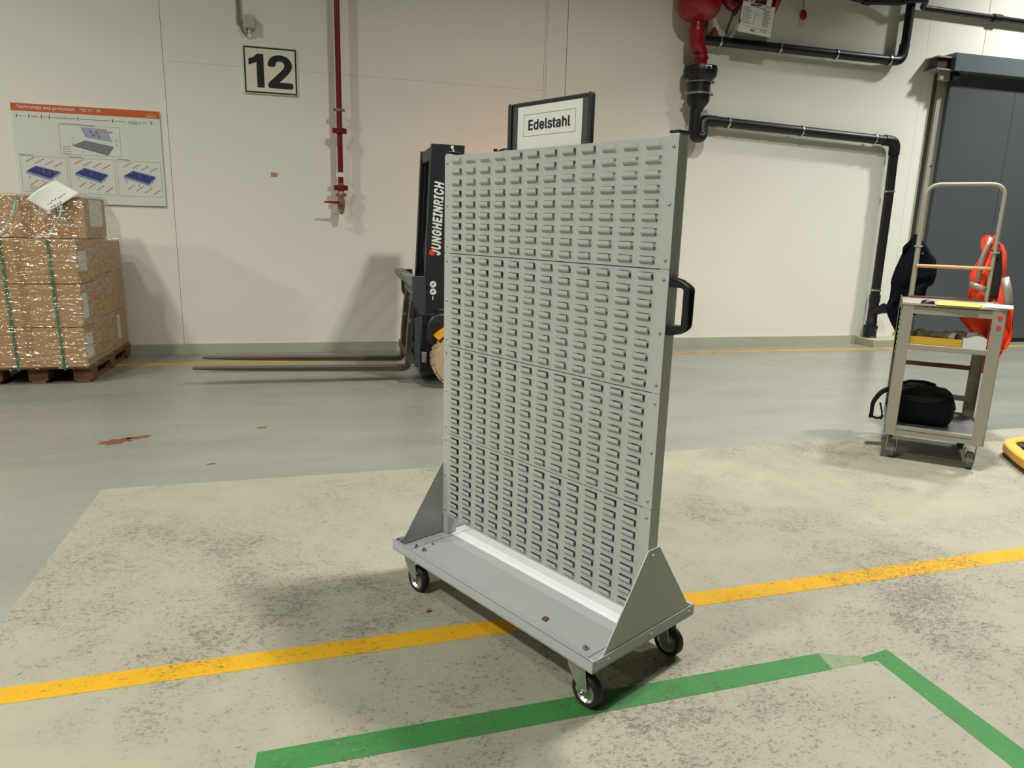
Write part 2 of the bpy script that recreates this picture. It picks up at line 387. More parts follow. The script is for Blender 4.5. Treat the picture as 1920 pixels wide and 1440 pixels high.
# small marks on the wall
MB().bb(-1.185, -1.12, D - 0.0012, D + 0.001, 1.79, 1.835).build('red_smudge', pmat('red_smudge', (170, 138, 128), 0.7, 0, 0.3, 40), wall, smooth=False)
MB().prism(splat(3.62, 3.56, 0.06, 0.05, 0, 4), D - 0.0012, D + 0.001, 'y').build('rust_stain', MRUST, wall, smooth=False)
# plinth under the drain
struct(MB().bb(6.02, 6.60, 5.21, D, -0.01, 0.09).build('trim_1', pmat('plinth_concrete', (160, 156, 136), 0.7), bev=0.006))

# sliding door
door = empty('door_1', (6.7, D, 0)); struct(door)
yd = -0.13
for x0, x1 in ((0.112, 1.13), (1.136, 2.25), (2.256, 3.4)):
    MB().bb(x0, x1, yd, yd + 0.05, 0.05, 3.37).build('door_panel', MDOOR, door, bev=0.003)
MB().bb(0.112, 3.4, yd - 0.006, yd + 0.045, 0.012, 0.055).build('bottom_seal', MBLK, door)
MB().bb(0.0, 0.125, -0.07, 0.001, 0.0, 3.36).build('door_frame', MFRAME, door, bev=0.003)
MB().bb(-0.028, 0.001, -0.03, 0.001, 0.0, 3.34).build('frame_gap_shade', pmat('frame_shadow_gap', (70, 68, 60), 0.6), door)  # solid dark strip, the gap's shade put into its colour
MB().disc(0.012, 0, 0.006, 10, M=wallM(0.055, -0.069, 2.26)).build('frame_bolt', MBLK, door)
MB().bb(0.03, 4.2, -0.235, -0.02, 3.355, 3.56).build('rail_cover', MDOORR, door, bev=0.004)
MB().bb(-0.19, 0.03, -0.20, 0.0, 3.36, 3.375).bb(-0.19, 0.03, -0.20, 0.0, 3.5, 3.515).bb(-0.12, 0.03, -0.03, 0.0, 3.37, 3.5).build('rail_end', MFRAME, door)
MB().bb(-0.17, 0.03, -0.17, -0.05, 3.38, 3.49).build('rail_motor', pmat('dark_red_motor', (58, 28, 30), 0.5), door, bev=0.004)
MB().bb(-0.10, 0.06, -0.16, -0.12, 3.25, 3.36).build('rail_bracket', MFRAME, door, bev=0.01)
MB().bb(0.06, 0.16, -0.2, -0.12, 3.24, 3.35).build('stop_buffer', MBLK, door, bev=0.01)

# ------------------------------------------------------------------ louvre panel trolley
PW, PH, ZB = 0.5, 0.3444, 0.2317       # half width, panel pitch, lowest panel edge
cart = tag(empty('louvre_panel_trolley', (0, 0, 0), CART), 'tall pale grey trolley with four louvred steel panels standing on the cream floor', 'trolley')
LW, LH = 0.050, 0.0215
xs_r = [-0.4015 + 0.07735 * k for k in range(12)]     # right edges of the louvres
cxs = [x - LW / 2 for x in xs_r]
def louvre_mb(mb, cx, zb):
    # bent tongue: slopes out of the sheet, then stands upright, open on top and at both ends
    prof = [(0.0, 0.0), (-0.0072, 0.0055), (-0.0090, 0.0080), (-0.0096, 0.0110), (-0.0096, LH - 0.004), (-0.0096, LH - 0.0015)]
    t = 0.0014; h = LW / 2 - 0.0016; n = len(prof); vs, fs = [], []
    for i, (y, z) in enumerate(prof):
        ins = (0.0026 if i == n - 1 else 0.0)
        for sx in (-1, 1):
            vs.append((cx + sx * (h - ins), y, zb + z)); vs.append((cx + sx * (h - ins), y + t, zb + z))
    for i in range(n - 1):
        a, b = i * 4, i * 4 + 4
        fs += [(a, a + 2, b + 2, b), (a + 1, b + 1, b + 3, a + 3), (a, b, b + 1, a + 1), (a + 2, a + 3, b + 3, b + 2)]
    e = (n - 1) * 4; fs += [(e, e + 2, e + 3, e + 1), (0, 1, 3, 2)]
    mb.add(vs, fs)
lm = MB(); louvre_mb(lm, 0, 0); LOUV = lm.mesh('louvre'); LOUV.materials.append(MGREY)
sm_ = MB().lathe([(0.0001, 0.0032), (0.0022, 0.003), (0.0042, 0.0018), (0.005, 0.0), (0.0001, 0.0)], 12); SCREW = sm_.mesh('screw'); SCREW.materials.append(MSTEEL)
SCREW.polygons.foreach_set('use_smooth', [True] * len(SCREW.polygons))
rest = MB(); protoL = protoS = None
for k in range(4):                       # k = 0 is the topmost panel
    z0 = ZB + PH * (3 - k) + 0.0019; z1 = ZB + PH * (4 - k) - 0.0019
    rows = [z1 + 0.0019 - 0.0318 - 0.0376 * j for j in range(9)]
    # sheet with the openings punched out
    xe = [-PW, PW]; ze = [z0, z1]
    for c in cxs: xe += [c - LW / 2, c + LW / 2]
    for z in rows: ze += [z, z + LH]
    xe.sort(); ze.sort(); mb = MB(); idx = {}
    for j, z in enumerate(ze):
        for i, x in enumerate(xe): idx[i, j] = len(mb.v); mb.v.append((x, 0.001, z))
    holes = {(1 + 2 * a, 1 + 2 * b) for a in range(12) for b in range(9)}
    for j in range(len(ze) - 1):
        for i in range(len(xe) - 1):
            if (i, j) not in holes: mb.f.append((idx[i, j], idx[i + 1, j], idx[i + 1, j + 1], idx[i, j + 1]))
    # folded top and bottom flanges; lowest one deepened to block light behind slots
    mb.bb(-PW, PW, 0.001, 0.014, z1 - 0.0012, z1); mb.bb(-PW, PW, 0.001, 0.0435 if k == 3 else 0.014, z0, z0 + 0.0012)
    pan = mb.build('louvre_panel', MGREY, cart, smooth=False)
    sd = pan.modifiers.new('thickness', 'SOLIDIFY'); sd.thickness = 0.0012; sd.offset = 0
    for a in range(12):
        for b in range(9):
            if a >= 4:
                if protoL is None:
                    o = protoL = bpy.data.objects.new('louvre', LOUV)
                else: o = protoL.copy()
                COL.objects.link(o); o.parent = pan; o.location = (cxs[a], 0.0005, rows[b])
            else: louvre_mb(rest, cxs[a], rows[b])
    for sx in (-0.4845, 0.4845):
        for dz in (0.0262, 0.1722, 0.3185):
            if protoS is None: o = protoS = bpy.data.objects.new('screw', SCREW)
            else: o = protoS.copy()
            COL.objects.link(o); o.parent = pan; o.location = (sx, 0.0004, z1 - dz); o.rotation_euler = (PI / 2, 0, 0)
for k in range(4):
    MB().bb(-0.4985, 0.4985, 0.0445, 0.0458, ZB + PH * k + 0.0008, ZB + PH * (k + 1) - 0.0008).build('rear_panel', MGREY, cart, smooth=False)
o = rest.build('louvre', MGREY, cart, smooth=False); o['kind'] = 'stuff'
ZT = ZB + 4 * PH
for s in (-1, 1):
    x0, x1 = sorted((s * 0.4995, s * 0.468))
    po = MB().bb(x0, x1, 0.002, 0.044, 0.156, ZT + 0.006).build('post', MGREY, cart, bev=0.003)
    MB().bb(x0 - 0.001, x1 + 0.001, 0.001, 0.045, ZT + 0.006, ZT + 0.0135).build('end_cap', MBLK, po, bev=0.002)
# tray
hx, yf, yb, zr, zt = 0.508, -0.2315, 0.2643, 0.1484, 0.186
tr = MB()
tr.bb(-hx, hx, yf, yb, 0.150, 0.1545)
tr.bb(-hx, hx, yf, yf + 0.0022, zr, zt).bb(-hx, hx, yb - 0.0022, yb, zr, zt).bb(-hx, -hx + 0.0022, yf, yb, zr, zt).bb(hx - 0.0022, hx, yf, yb, zr, zt)
tr.bb(-hx, hx, yf, yf + 0.010, zt - 0.0022, zt).bb(-hx, hx, yb - 0.010, yb, zt - 0.0022, zt)
tray = tr.build('tray', MGREYT, cart, bev=0.0008)
for s in (-1, 1):
    MB().bb(s * 0.452 - 0.001, s * 0.452 + 0.001, -0.214, 0.245, 0.1545, 0.1553).build('tray_seam', pmat('seam_shadow', (96, 98, 98), 0.6), tray)  # thin strip along the seam, its shadow put into the grey
for bx, by in ((-0.41, -0.155), (0.417, -0.159), (-0.41, 0.20), (0.417, 0.20)):
    MB().lathe([(0.0001, 0.011), (0.004, 0.011), (0.004, 0.007), (0.0085, 0.007), (0.0085, 0.0012), (0.011, 0.0012), (0.011, 0), (0.0001, 0)], 6, T(bx, by, 0.1544)).build('tray_bolt', MSTEEL, cart, smooth=False)
# triangular side brackets
for s in (-1, 1):
    poly = [(-0.213, 0.158), (0.246, 0.158), (0.246, 0.184), (0.238, 0.186), (0.052, 0.450), (-0.002, 0.450), (-0.182, 0.186), (-0.213, 0.175)]
    br = MB().prism([(y, z) for y, z in poly], s * 0.5002, s * 0.5040, 'x').build('side_bracket', MGREY, cart, smooth=False)
    for y, z in ((0.020, 0.428), (-0.170, 0.176)):
        M = T(s * (0.5045 if s > 0 else 0.4998), y, z) @ rotY(PI / 2)
        MB().lathe([(0.0001, 0.003), (0.005, 0.0027), (0.008, 0.0), (0.0001, 0)], 14, M).build('bolt', MGREY if s > 0 else MSTEEL, br)
    for y in (-0.165, 0.035, 0.235):
        M = T(s * 0.508, y, 0.167) @ rotY(s * PI / 2)
        MB().lathe([(0.0001, 0.0028), (0.005, 0.0025), (0.0075, 0.0), (0.0001, 0)], 14, M).build('bolt', MGREY, tray)
for y, x in ((-0.165, -0.449), (-0.10, -0.43), (-0.155, -0.46)):
    MB().lathe([(0.0001, 0.005), (0.005, 0.005), (0.006, 0), (0.0001, 0)], 8, T(x, y, 0.1544)).build('tray_bolt', MSTEEL, cart)
# castors: 100 mm rubber wheel in a zinc fork, swivelled along the trolley
def castor(sx, sy, kind):
    h = empty('castor', (sx, sy, 0)); h.parent = cart
    tx = 0.032; R = 0.0505
    fk = MB()
    fk.bb(-0.045, 0.045, -0.04, 0.04, 0.140, 0.1484); fk.disc(0.03, 0.128, 0.141, 20)
    for s in (-1, 1):
        prof = [(-0.032, 0.131), (0.036, 0.131), (tx + 0.016, 0.06), (tx + 0.010, 0.040), (tx - 0.010, 0.040), (tx - 0.016, 0.052), (-0.028, 0.11)]
        fk.prism(prof, s * 0.021, s * 0.0238, 'y')
    fk.bb(-0.032, 0.036, -0.0238, 0.0238, 0.127, 0.131)
    fk.build('fork', MZINC, h, bev=0.0012)
    W = T(tx, 0, R) @ rotX(PI / 2)
    MB().lathe([(0.036, -0.015), (0.047, -0.016), (0.0505, -0.011), (0.0505, 0.011), (0.047, 0.016), (0.036, 0.015), (0.036, -0.015)], 32, W).build('tyre', MRUB, h)
    MB().lathe([(0.006, -0.017), (0.013, -0.017), (0.014, -0.006), (0.03, -0.005), (0.0365, -0.014), (0.0365, 0.014), (0.03, 0.005), (0.014, 0.006), (0.013, 0.017), (0.006, 0.017), (0.006, -0.017)], 28, W).build('rim', MZINC, h)
    ax = MB(); ax.disc(0.0075, -0.029, 0.029, 6, W); ax.disc(0.004, -0.033, 0.033, 8, W); ax.build('axle', MSTEEL, h, smooth=False)
    return h
for sx, sy in ((0.422, -0.183), (-0.440, -0.180), (0.424, 0.214), (-0.440, 0.214)): castor(sx, sy, 0)
# black grab handle on the right post
hd = MB()
def bow(z):  # outer profile in x,z of the bow
    return z
out_ = bend([(0.5, 0, 1.246), (0.532, 0, 1.244), (0.563, 0, 1.222), (0.563, 0, 1.112), (0.532, 0, 1.090), (0.5, 0, 1.088)], 0.012, 4)
inn_ = bend([(0.5, 0, 1.219), (0.545, 0, 1.219), (0.545, 0, 1.117), (0.5, 0, 1.117)], 0.006, 4)
poly = [(p.x, p.z) for p in out_] + [(p.x, p.z) for p in reversed(inn_)]
n1, n2 = len(out_), len(inn_)
# bow built as quads between the outer and inner lines
def ringpts(t): return [inn_[0].lerp(inn_[-1], 0) for _ in range(1)]
def along(path, n):
    L = [0]
    for a, b in zip(path, path[1:]): L.append(L[-1] + (b - a).length)
    res = []
    for i in range(n):
        s = L[-1] * i / (n - 1); j = max(k for k in range(len(L)) if L[k] <= s + 1e-9); j = min(j, len(path) - 2)
        q = (s - L[j]) / max(L[j + 1] - L[j], 1e-9); res.append(path[j].lerp(path[j + 1], q))
    return res
# sections matched leg / corner / grip
def seglerp(a, b, n): return [a.lerp(b, i / n) for i in range(n)]
O = [Vector((0.5, 0, 1.244)), Vector((0.515, 0, 1.243)), Vector((0.532, 0, 1.239)), Vector((0.550, 0, 1.230)), Vector((0.561, 0, 1.221)), Vector((0.5635, 0, 1.212)), Vector((0.5635, 0, 1.167)), Vector((0.5635, 0, 1.122)), Vector((0.561, 0, 1.113)), Vector((0.550, 0, 1.103)), Vector((0.532, 0, 1.093)), Vector((0.515, 0, 1.089)), Vector((0.5, 0, 1.088))]
I = [Vector((0.5, 0, 1.219)), Vector((0.515, 0, 1.219)), Vector((0.530, 0, 1.219)), Vector((0.540, 0, 1.2185)), Vector((0.5435, 0, 1.216)), Vector((0.545, 0, 1.211)), Vector((0.545, 0, 1.167)), Vector((0.545, 0, 1.123)), Vector((0.5435, 0, 1.119)), Vector((0.540, 0, 1.117)), Vector((0.530, 0, 1.1165)), Vector((0.515, 0, 1.1165)), Vector((0.5, 0, 1.1165))]
vs_, fs_ = [], []
ya, yb_ = 0.006, 0.034
for a, b in zip(O, I):
    rec = a.lerp(b, 0.45)
    vs_ += [(b.x, ya, b.z), (a.x, ya, a.z), (a.x, ya + 0.005, a.z), (rec.x, ya + 0.006, rec.z), (rec.x, yb_ - 0.006, rec.z), (a.x, yb_ - 0.005, a.z), (a.x, yb_, a.z), (b.x, yb_, b.z)]
for i in range(len(O) - 1):
    for k in range(8): fs_.append((i * 8 + k, i * 8 + (k + 1) % 8, (i + 1) * 8 + (k + 1) % 8, (i + 1) * 8 + k))
fs_ += [tuple(range(8)), tuple(reversed(range(len(vs_) - 8, len(vs_))))]
hd.add(vs_, fs_); hd.build('handle', MBLK, cart, bev=0.0012)

# sign holder clipped on top of the trolley
ca, sa = math.cos(CART), math.sin(CART)
def cw(x, y, z): return (x * ca - y * sa, x * sa + y * ca, z)
sg = tag(empty('sign_holder', cw(0, 0.022, ZT - 0.03), CART), 'dark grey sign holder reading Edelstahl on top of the louvred trolley', 'sign')
b0 = -(ZT - 0.03)
MB().bb(-0.166, 0.166, 0.0, 0.004, 0.0, 1.7485 + b0).build('backing', MALU, sg, bev=0.001)
MB().bb(-0.166, 0.166, -0.003, 0.005, 1.744 + b0, 1.7515 + b0).build('frame_rail', MHOLD, sg, bev=0.001)
for s in (-1, 1):
    MB().prism([(s * 0.165, 0.0), (s * 0.181, 0.0), (s * 0.181, 1.744 + b0), (s * 0.177, 1.753 + b0), (s * 0.169, 1.753 + b0), (s * 0.165, 1.748 + b0)], -0.008, 0.007, 'y').build('frame_rail', MHOLD, sg, bev=0.0015)
pp = MB().bb(-0.1395, 0.1395, -0.0012, -0.0004, 0.0, 1.7385 + b0).build('paper', MPAPER, sg, smooth=False)
lt = MB()
for x0, x1, z0_, z1_ in ((-0.111, 0.1135, 1.7125, 1.7138), (-0.111, 0.1135, 1.648, 1.6493), (-0.1115, -0.1102, 1.648, 1.7138), (0.1127, 0.114, 1.648, 1.7138)):
    lt.bb(x0, x1, -0.0016, -0.0011, z0_ + b0, z1_ + b0)
lt.build('border_line', MGINK, pp, smooth=False)
text('lettering', 'Edelstahl', MINK, pp, 0.182, 0.031, wallM(-0.0895, -0.0012, 1.6660 + b0), off=0.022, space=1.04)

# offcuts of wood lying about
def chip(loc, label, s=1.0):
    mb = MB().prism([(-0.011 * s, -0.006 * s), (0.009 * s, -0.009 * s), (0.013 * s, 0.004 * s), (-0.004 * s, 0.010 * s)], 0, 0.006 * s, 'z')
    tag(mb.build('wood_chip', MCHIP, None, loc, (0, 0, random.uniform(0, 3)), smooth=False), label, 'wood chip')
chip(cw(0.229, -0.141, 0.1546), 'small brown wood chip lying on the trolley tray')
chip((-0.336, 0.113, 0.0013), 'small brown wood chip lying on the floor in the trolley shadow', 0.9)

# ------------------------------------------------------------------ wall fittings
# number sign
ns = tag(empty('number_sign', (-1.1425, D - 0.012, 2.786)), 'square white sign with black number 12 on the back wall', 'sign')
MB().bb(-0.25, 0.25, -0.004, 0.012, -0.217, 0.217).build('plate', pmat('sign_white', (222, 219, 198), 0.5, 0, 0.03), ns, bev=0.002)
bd = MB()
for x0, x1, z0_, z1_ in ((-0.243, 0.243, 0.196, 0.21), (-0.243, 0.243, -0.21, -0.196), (-0.243, -0.229, -0.21, 0.21), (0.229, 0.243, -0.21, 0.21)): bd.bb(x0, x1, -0.0052, -0.003, z0_, z1_)
bd.build('border', MINK, ns, smooth=False)
MB().prism([(-0.118, 0.147), (-0.062, 0.147), (-0.062, -0.158), (-0.128, -0.158), (-0.128, 0.072), (-0.200, 0.042), (-0.200, 0.098), (-0.155, 0.115)], -0.0054, -0.003, 'y').build('numeral', MINK, ns, smooth=False)
text('numeral', '2', MINK, ns, 0.235, 0.306, wallM(-0.028, -0.0045, -0.158), off=0.03)
for sx in (-1, 1):
    for sz in (-1, 1): MB().disc(0.008, 0, 0.003, 10, wallM(sx * 0.236, -0.004, sz * 0.203)).build('rivet', MSTEEL, ns)
# junction box with its cable
jb = tag(empty('junction_box', (-1.318, D, 3.20)), 'small grey junction box above the number 12 sign', 'junction box')
MB().bb(-0.04, 0.055, -0.075, 0.0, -0.055, 0.055).build('housing', pmat('junction_grey', (176, 172, 160), 0.5), jb, bev=0.004)
MB().tube(bend([(-0.085, -0.02, 1.6), (-0.085, -0.02, -0.02), (-0.06, -0.03, -0.10), (-0.02, -0.04, -0.11), (-0.02, -0.04, -0.05)], 0.03), 0.008, 8).build('cable', pmat('grey_cable', (120, 116, 102), 0.6), jb)
MB().tube([(-0.105, -0.012, 1.6), (-0.105, -0.012, -0.02)], 0.011, 8).build('conduit', pmat('conduit_grey', (150, 147, 136), 0.6), jb)
MB().disc(0.014, -0.04, 0.0, 10, T(0.0, -0.04, -0.055)).build('gland', MWHITE, jb)

# info board
ib = tag(empty('information_board', (0, D - 0.016, 0)), 'printed information board with orange header on the back wall above the pallet load', 'board')
MB().bb(-3.412, -2.172, -0.002, 0.016, 1.467, 2.345).build('panel', MBOARD, ib, bev=0.002)
hdn = MB().bb(-3.412, -2.172, -0.0030, -0.0015, 2.279, 2.345).build('header', MORG, ib, smooth=False)
text('lettering', 'Technology and production', MPAPER, hdn, 0.475, 0.037, wallM(-3.364, -0.0031, 2.294), off=0.018, space=1.05)
text('lettering', 'PID 17, 18', MPAPER, hdn, 0.172, 0.030, wallM(-2.848, -0.0031, 2.300), off=0.018, space=1.05)
lg = MB()
for k in range(6): lg.bb(-2.286 + k * 0.0148, -2.276 + k * 0.0148, -0.0036, -0.0029, 2.289, 2.301)
lg.tube([(-2.29 + 0.09 * t, -0.0033, 2.309 + 0.010 * math.sin(PI * t)) for t in [i / 8 for i in range(9)]], 0.0018, 5)
lg.build('logo', pmat('logo_cream', (224, 180, 150), 0.5), hdn, smooth=False)
def bline(mb, x0, z0, x1, z1, wd=0.006, y=-0.003):
    d = Vector((x1 - x0, 0, z1 - z0)); n = Vector((-d.z, 0, d.x)).normalized() * wd / 2
    a, b = Vector((x0, y, z0)), Vector((x1, y, z1))
    mb.add([a - n, b - n, b + n, a + n, a - n + Vector((0, .0012, 0)), b - n + Vector((0, .0012, 0)), b + n + Vector((0, .0012, 0)), a + n + Vector((0, .0012, 0))], [(0, 1, 2, 3), (4, 7, 6, 5), (0, 4, 5, 1), (1, 5, 6, 2), (2, 6, 7, 3), (3, 7, 4, 0)])
def bpoly(name, pts, mat, y0=-0.0028):
    return MB().prism(pts, y0 - 0.0004, -0.0018, 'y').build(name, mat, ib, smooth=False)
tk, tx_ = MB(), MB()
for x in (-3.372, -3.272, -3.171, -3.107, -2.87, -2.58, -2.249): bline(tk, x, 2.222, x, 2.252, 0.007)
tk.build('tick_mark', MINK, ib, smooth=False)
bline(tx_, -2.347, 2.212, -2.347, 2.242, 0.006); bline(tx_, -2.98, 2.22, -2.98, 2.25, 0.006)
for x0, x1 in ((-3.355, -3.30), (-3.255, -3.20), (-3.155, -3.125), (-3.09, -2.99), (-2.97, -2.89), (-2.85, -2.61), (-2.565, -2.47), (-2.33, -2.285), (-2.236, -2.22)): bline(tx_, x0, 2.236, x1, 2.234, 0.006)
bline(tx_, -3.03, 2.19, -2.74, 2.182, 0.006); bline(tx_, -3.386, 1.896, -3.27, 1.894, 0.006); bline(tx_, -2.983, 1.896, -2.87, 1.892, 0.006); bline(tx_, -2.575, 1.892, -2.46, 1.888, 0.006)
for k in range(4): bline(tx_, -3.02, 1.985 - 0.02 * k, -2.955, 1.982 - 0.02 * k, 0.004)
for k in range(3): bline(tx_, -3.33, 1.61 - 0.016 * k, -3.22, 1.608 - 0.016 * k, 0.004)
for x, z in ((-2.94, 2.06), (-2.94, 2.01), (-2.57, 2.06), (-2.565, 2.02), (-2.86, 1.945)): bline(tx_, x, z, x + 0.010, z, 0.010)
for fx0, fx1, fz0, fz1 in ((-3.04, -2.53, 1.915, 2.178), (-3.386, -3.005, 1.565, 1.884), (-2.985, -2.598, 1.56, 1.884), (-2.577, -2.196, 1.555, 1.878)):
    for a in ((fx0, fz0, fx1, fz0), (fx0, fz1, fx1, fz1), (fx0, fz0, fx0, fz1), (fx1, fz0, fx1, fz1)): bline(tx_, *a, 0.0022)
tx_.build('small_print', pmat('pale_grey_ink', (128, 132, 124), 0.6), ib, smooth=False)
bpoly('green_field', [(-2.448, 2.218), (-2.366, 2.216), (-2.366, 2.24), (-2.448, 2.242)], MGREEN)
bpoly('panel_picture', [(-2.858, 2.166), (-2.822, 2.079), (-2.60, 2.047), (-2.64, 2.154)], MLBLUE)
bpoly('panel_picture', [(-2.845, 2.160), (-2.812, 2.084), (-2.606, 2.053), (-2.648, 2.147)], pmat('mid_blue_print', (150, 162, 186), 0.45, 0, 0.2, 6), -0.0034)
am = MB(); bline(am, -2.745, 2.10, -2.68, 2.14, 0.012, -0.0046); bline(am, -2.70, 2.138, -2.59, 2.133, 0.012, -0.0062); bline(am, -2.75, 2.125, -2.72, 2.105, 0.01, -0.0062)
am.build('arm_picture', pmat('salmon_print', (210, 140, 104), 0.5), ib, smooth=False)
sc_ = MB()
for x, z in ((-2.775, 2.13), (-2.725, 2.125), (-2.755, 2.098), (-2.71, 2.088), (-2.66, 2.135)): sc_.disc(0.011, 0.0028, 0.005, 10, wallM(x, 0, z))
sc_.build('sucker_picture', MGINK, ib, smooth=False)
bpoly('slab_picture', [(-2.933, 2.0), (-2.829, 2.048), (-2.595, 2.005), (-2.646, 1.93)], pmat('slab_grey', (120, 124, 126), 0.4, 0, 0.2, 8))
bpoly('slab_picture', [(-2.933, 2.0), (-2.646, 1.935), (-2.595, 2.005), (-2.592, 1.998), (-2.644, 1.922), (-2.935, 1.993)], MGINK, -0.0034)
for k, (pts, mt) in enumerate(([[(-3.343, 1.752), (-3.257, 1.802), (-3.063, 1.756), (-3.153, 1.692)], MRINK], [[(-2.941, 1.749), (-2.853, 1.80), (-2.66, 1.748), (-2.728, 1.683)], MRINK], [[(-2.526, 1.741), (-2.436, 1.793), (-2.246, 1.745), (-2.31, 1.677)], MGINK])):
    a, b, c, d = pts
    bpoly('film_picture', [a, b, c, d], MBLUE)
    bpoly('film_picture', [(a[0], a[1] - 0.022), a, d, c, (c[0], c[1] - 0.02), (d[0], d[1] - 0.02)], MLBLUE, -0.0022)
    bpoly('film_picture', [b, (b[0] + 0.01, b[1] - 0.012), (c[0] - 0.01, c[1] - 0.004), c], MLBLUE, -0.0034)
    for q in range(4):
        ar = MB()
        x = a[0] + 0.002 + 0.0755 * q; z = a[1] + 0.082 - 0.013 * q
        bline(ar, x, z, x + 0.076, z + 0.044, 0.005); ar.build('ray_line', mt, ib, smooth=False)
        ar = MB(); x += 0.02; z -= 0.21; bline(ar, x, z, x + 0.068, z + 0.052, 0.005); ar.build('ray_line', mt, ib, smooth=False)
    sa_ = MB()
    for q, (dx, dz) in enumerate(((0.07, 0.036), (0.14, 0.0), (0.23, 0.0), (0.02, -0.055), (0.13, -0.085), (0.25, -0.05))):
        bline(sa_, a[0] + dx, a[1] + dz - 0.012, a[0] + dx, a[1] + dz + 0.014, 0.006, -0.0036)
    sa_.build('arrow_marks', MLBLUE, ib, smooth=False)
    if k == 0:
        sb_ = MB(); bline(sb_, a[0] + 0.1, a[1] + 0.0, a[0] + 0.1, a[1] + 0.03, 0.008, -0.0036); bline(sb_, a[0] + 0.19, a[1] - 0.03, a[0] + 0.19, a[1] + 0.0, 0.008, -0.0036)
        sb_.build('arrow_marks', MRINK, ib, smooth=False)

# red sprinkler drain pipe with its valve
rp = tag(empty('red_pipe', (-0.505, D - 0.13, 0)), 'thin red vertical pipe ending in a small valve on the back wall', 'pipe')
MB().tube([(0.008, 0, 6.9), (0, 0, 1.75)], 0.0275, 16).build('pipe', MRED, rp)
for z in (2.255, 1.705):
    MB().lathe([(0.029, -0.03), (0.043, -0.026), (0.043, 0.026), (0.029, 0.03)], 16, T(0, 0, z)).box((-0.055, 0, z), (0.03, 0.03, 0.05)).box((0.055, 0, z), (0.03, 0.03, 0.05)).build('coupling', MRED, rp, bev=0.004)
for z in (2.45, 1.635):
    MB().lathe([(0.029, -0.014), (0.033, -0.014), (0.033, 0.014), (0.029, 0.014)], 16, T(0, 0, z)).box((-0.045, 0, z), (0.022, 0.02, 0.028)).box((0.045, 0, z), (0.022, 0.02, 0.028)).tube([(0, 0.03, z), (0, 0.126, z)], 0.006, 8).build('pipe_clamp', MZINC, rp)
MB().bb(-0.046, 0.046, -0.034, -0.030, 1.81, 1.855).build('label_plate', MWHITE, rp)
MB().lathe([(0.03, 1.75), (0.03, 1.66), (0.034, 1.655), (0.034, 1.62), (0.03, 1.61), (0.038, 1.58), (0.038, 1.52), (0.032, 1.50), (0.028, 1.48), (0.03, 1.475), (0.03, 1.465), (0.017, 1.46), (0.017, 1.445), (0.0001, 1.445)], 12).build('valve_body', MVALVE, rp)
MB().lathe([(0.0001, 0.05), (0.018, 0.05), (0.018, 0.0), (0.0001, 0.0)], 12, wallM(0, -0.015, 1.557)).build('valve_stem', MVALVE, rp)
MB().prism([(0.018, 1.575), (-0.05, 1.572), (-0.172, 1.566), (-0.176, 1.552), (-0.05, 1.545), (0.018, 1.538)], -0.062, -0.054, 'y').build('lever', MREDB, rp, bev=0.002)

# black drain pipework at the right, each run with its clips
def clip(parent, at, direction, r, name='pipe_clip'):
    M = axisM(at, Vector(at) + Vector(direction))
    MB().lathe([(r, -0.011), (r + 0.006, -0.011), (r + 0.006, 0.011), (r, 0.011), (r, -0.011)], 18, M).build(name, MZINC, parent)
yp = D - 0.10
dp = tag(empty('drain_pipe', (0, 0, 0)), 'black drain pipe from the funnel along the wall and down to the floor plinth', 'pipe')
path = bend([(3.62, yp, 2.605), (6.145, yp, 2.520), (6.160, yp, 1.9), (6.165, yp, 0.10)], 0.085, 8)
MB().tube(path, 0.055, 20).build('pipe', MPIPE, dp)
for p, d in (((3.825, yp, 2.598), (1, 0, -0.034)), ((4.80, yp, 2.565), (1, 0, -0.034)), ((5.83, yp, 2.531), (1, 0, -0.034)), ((6.16, yp, 1.925), (0, 0, 1)), ((6.165, yp, 0.70), (0, 0, 1))): clip(dp, p, d, 0.057)
MB().tube(bend([(5.98, yp, 2.526), (6.146, yp, 2.520), (6.149, yp, 2.36)], 0.09, 8), 0.064, 20).build('elbow', MPIPE, dp)
MB().lathe([(0.062, 0.64), (0.066, 0.64), (0.066, 0.56), (0.06, 0.54), (0.06, 0.31), (0.066, 0.30), (0.066, 0.24)], 20, T(6.165, yp, 0)).build('cleanout_tee', MPIPE, dp)
MB().lathe([(0.0001, 0.17), (0.066, 0.17), (0.066, 0.14), (0.055, 0.13), (0.055, 0.0)], 20, axisM((6.165, yp, 0.42), (6.19, yp - 0.08, 0.455))).build('cleanout_plug', MPIPE, dp)
MB().lathe([(0.058, 0.25), (0.085, 0.245), (0.085, 0.21), (0.078, 0.20), (0.078, 0.105), (0.084, 0.1), (0.084, 0.085)], 20, T(6.165, yp, 0)).build('floor_socket', MPIPE, dp)
# trap below the funnel
yq = D - 0.2
ft = tag(empty('tundish_funnel', (3.375, yq, 0)), 'black funnel and U bend below the red alarm valve, held by two silver rings', 'funnel')
MB().lathe([(0.0001, 3.12), (0.15, 3.12), (0.178, 3.135), (0.185, 3.10), (0.18, 3.04), (0.14, 2.99), (0.126, 2.975), (0.126, 2.955)], 28).build('funnel', MPIPE, ft)
MB().lathe([(0.118, 2.97), (0.118, 2.86), (0.124, 2.86), (0.124, 2.79), (0.112, 2.76), (0.062, 2.70), (0.058, 2.68)], 28).build('reducer', MPIPE, ft)
for z in (2.985, 2.858): MB().lathe([(0.12, -0.012), (0.132, -0.012), (0.132, 0.012), (0.12, 0.012)], 28).build('ring', MZINC, ft, (0, 0, z))
for z in (2.985, 2.858): MB().box((-0.145, -0.02, z), (0.04, 0.02, 0.026)).box((0.145, -0.02, z), (0.04, 0.02, 0.026)).build('ring_lug', MZINC, ft)
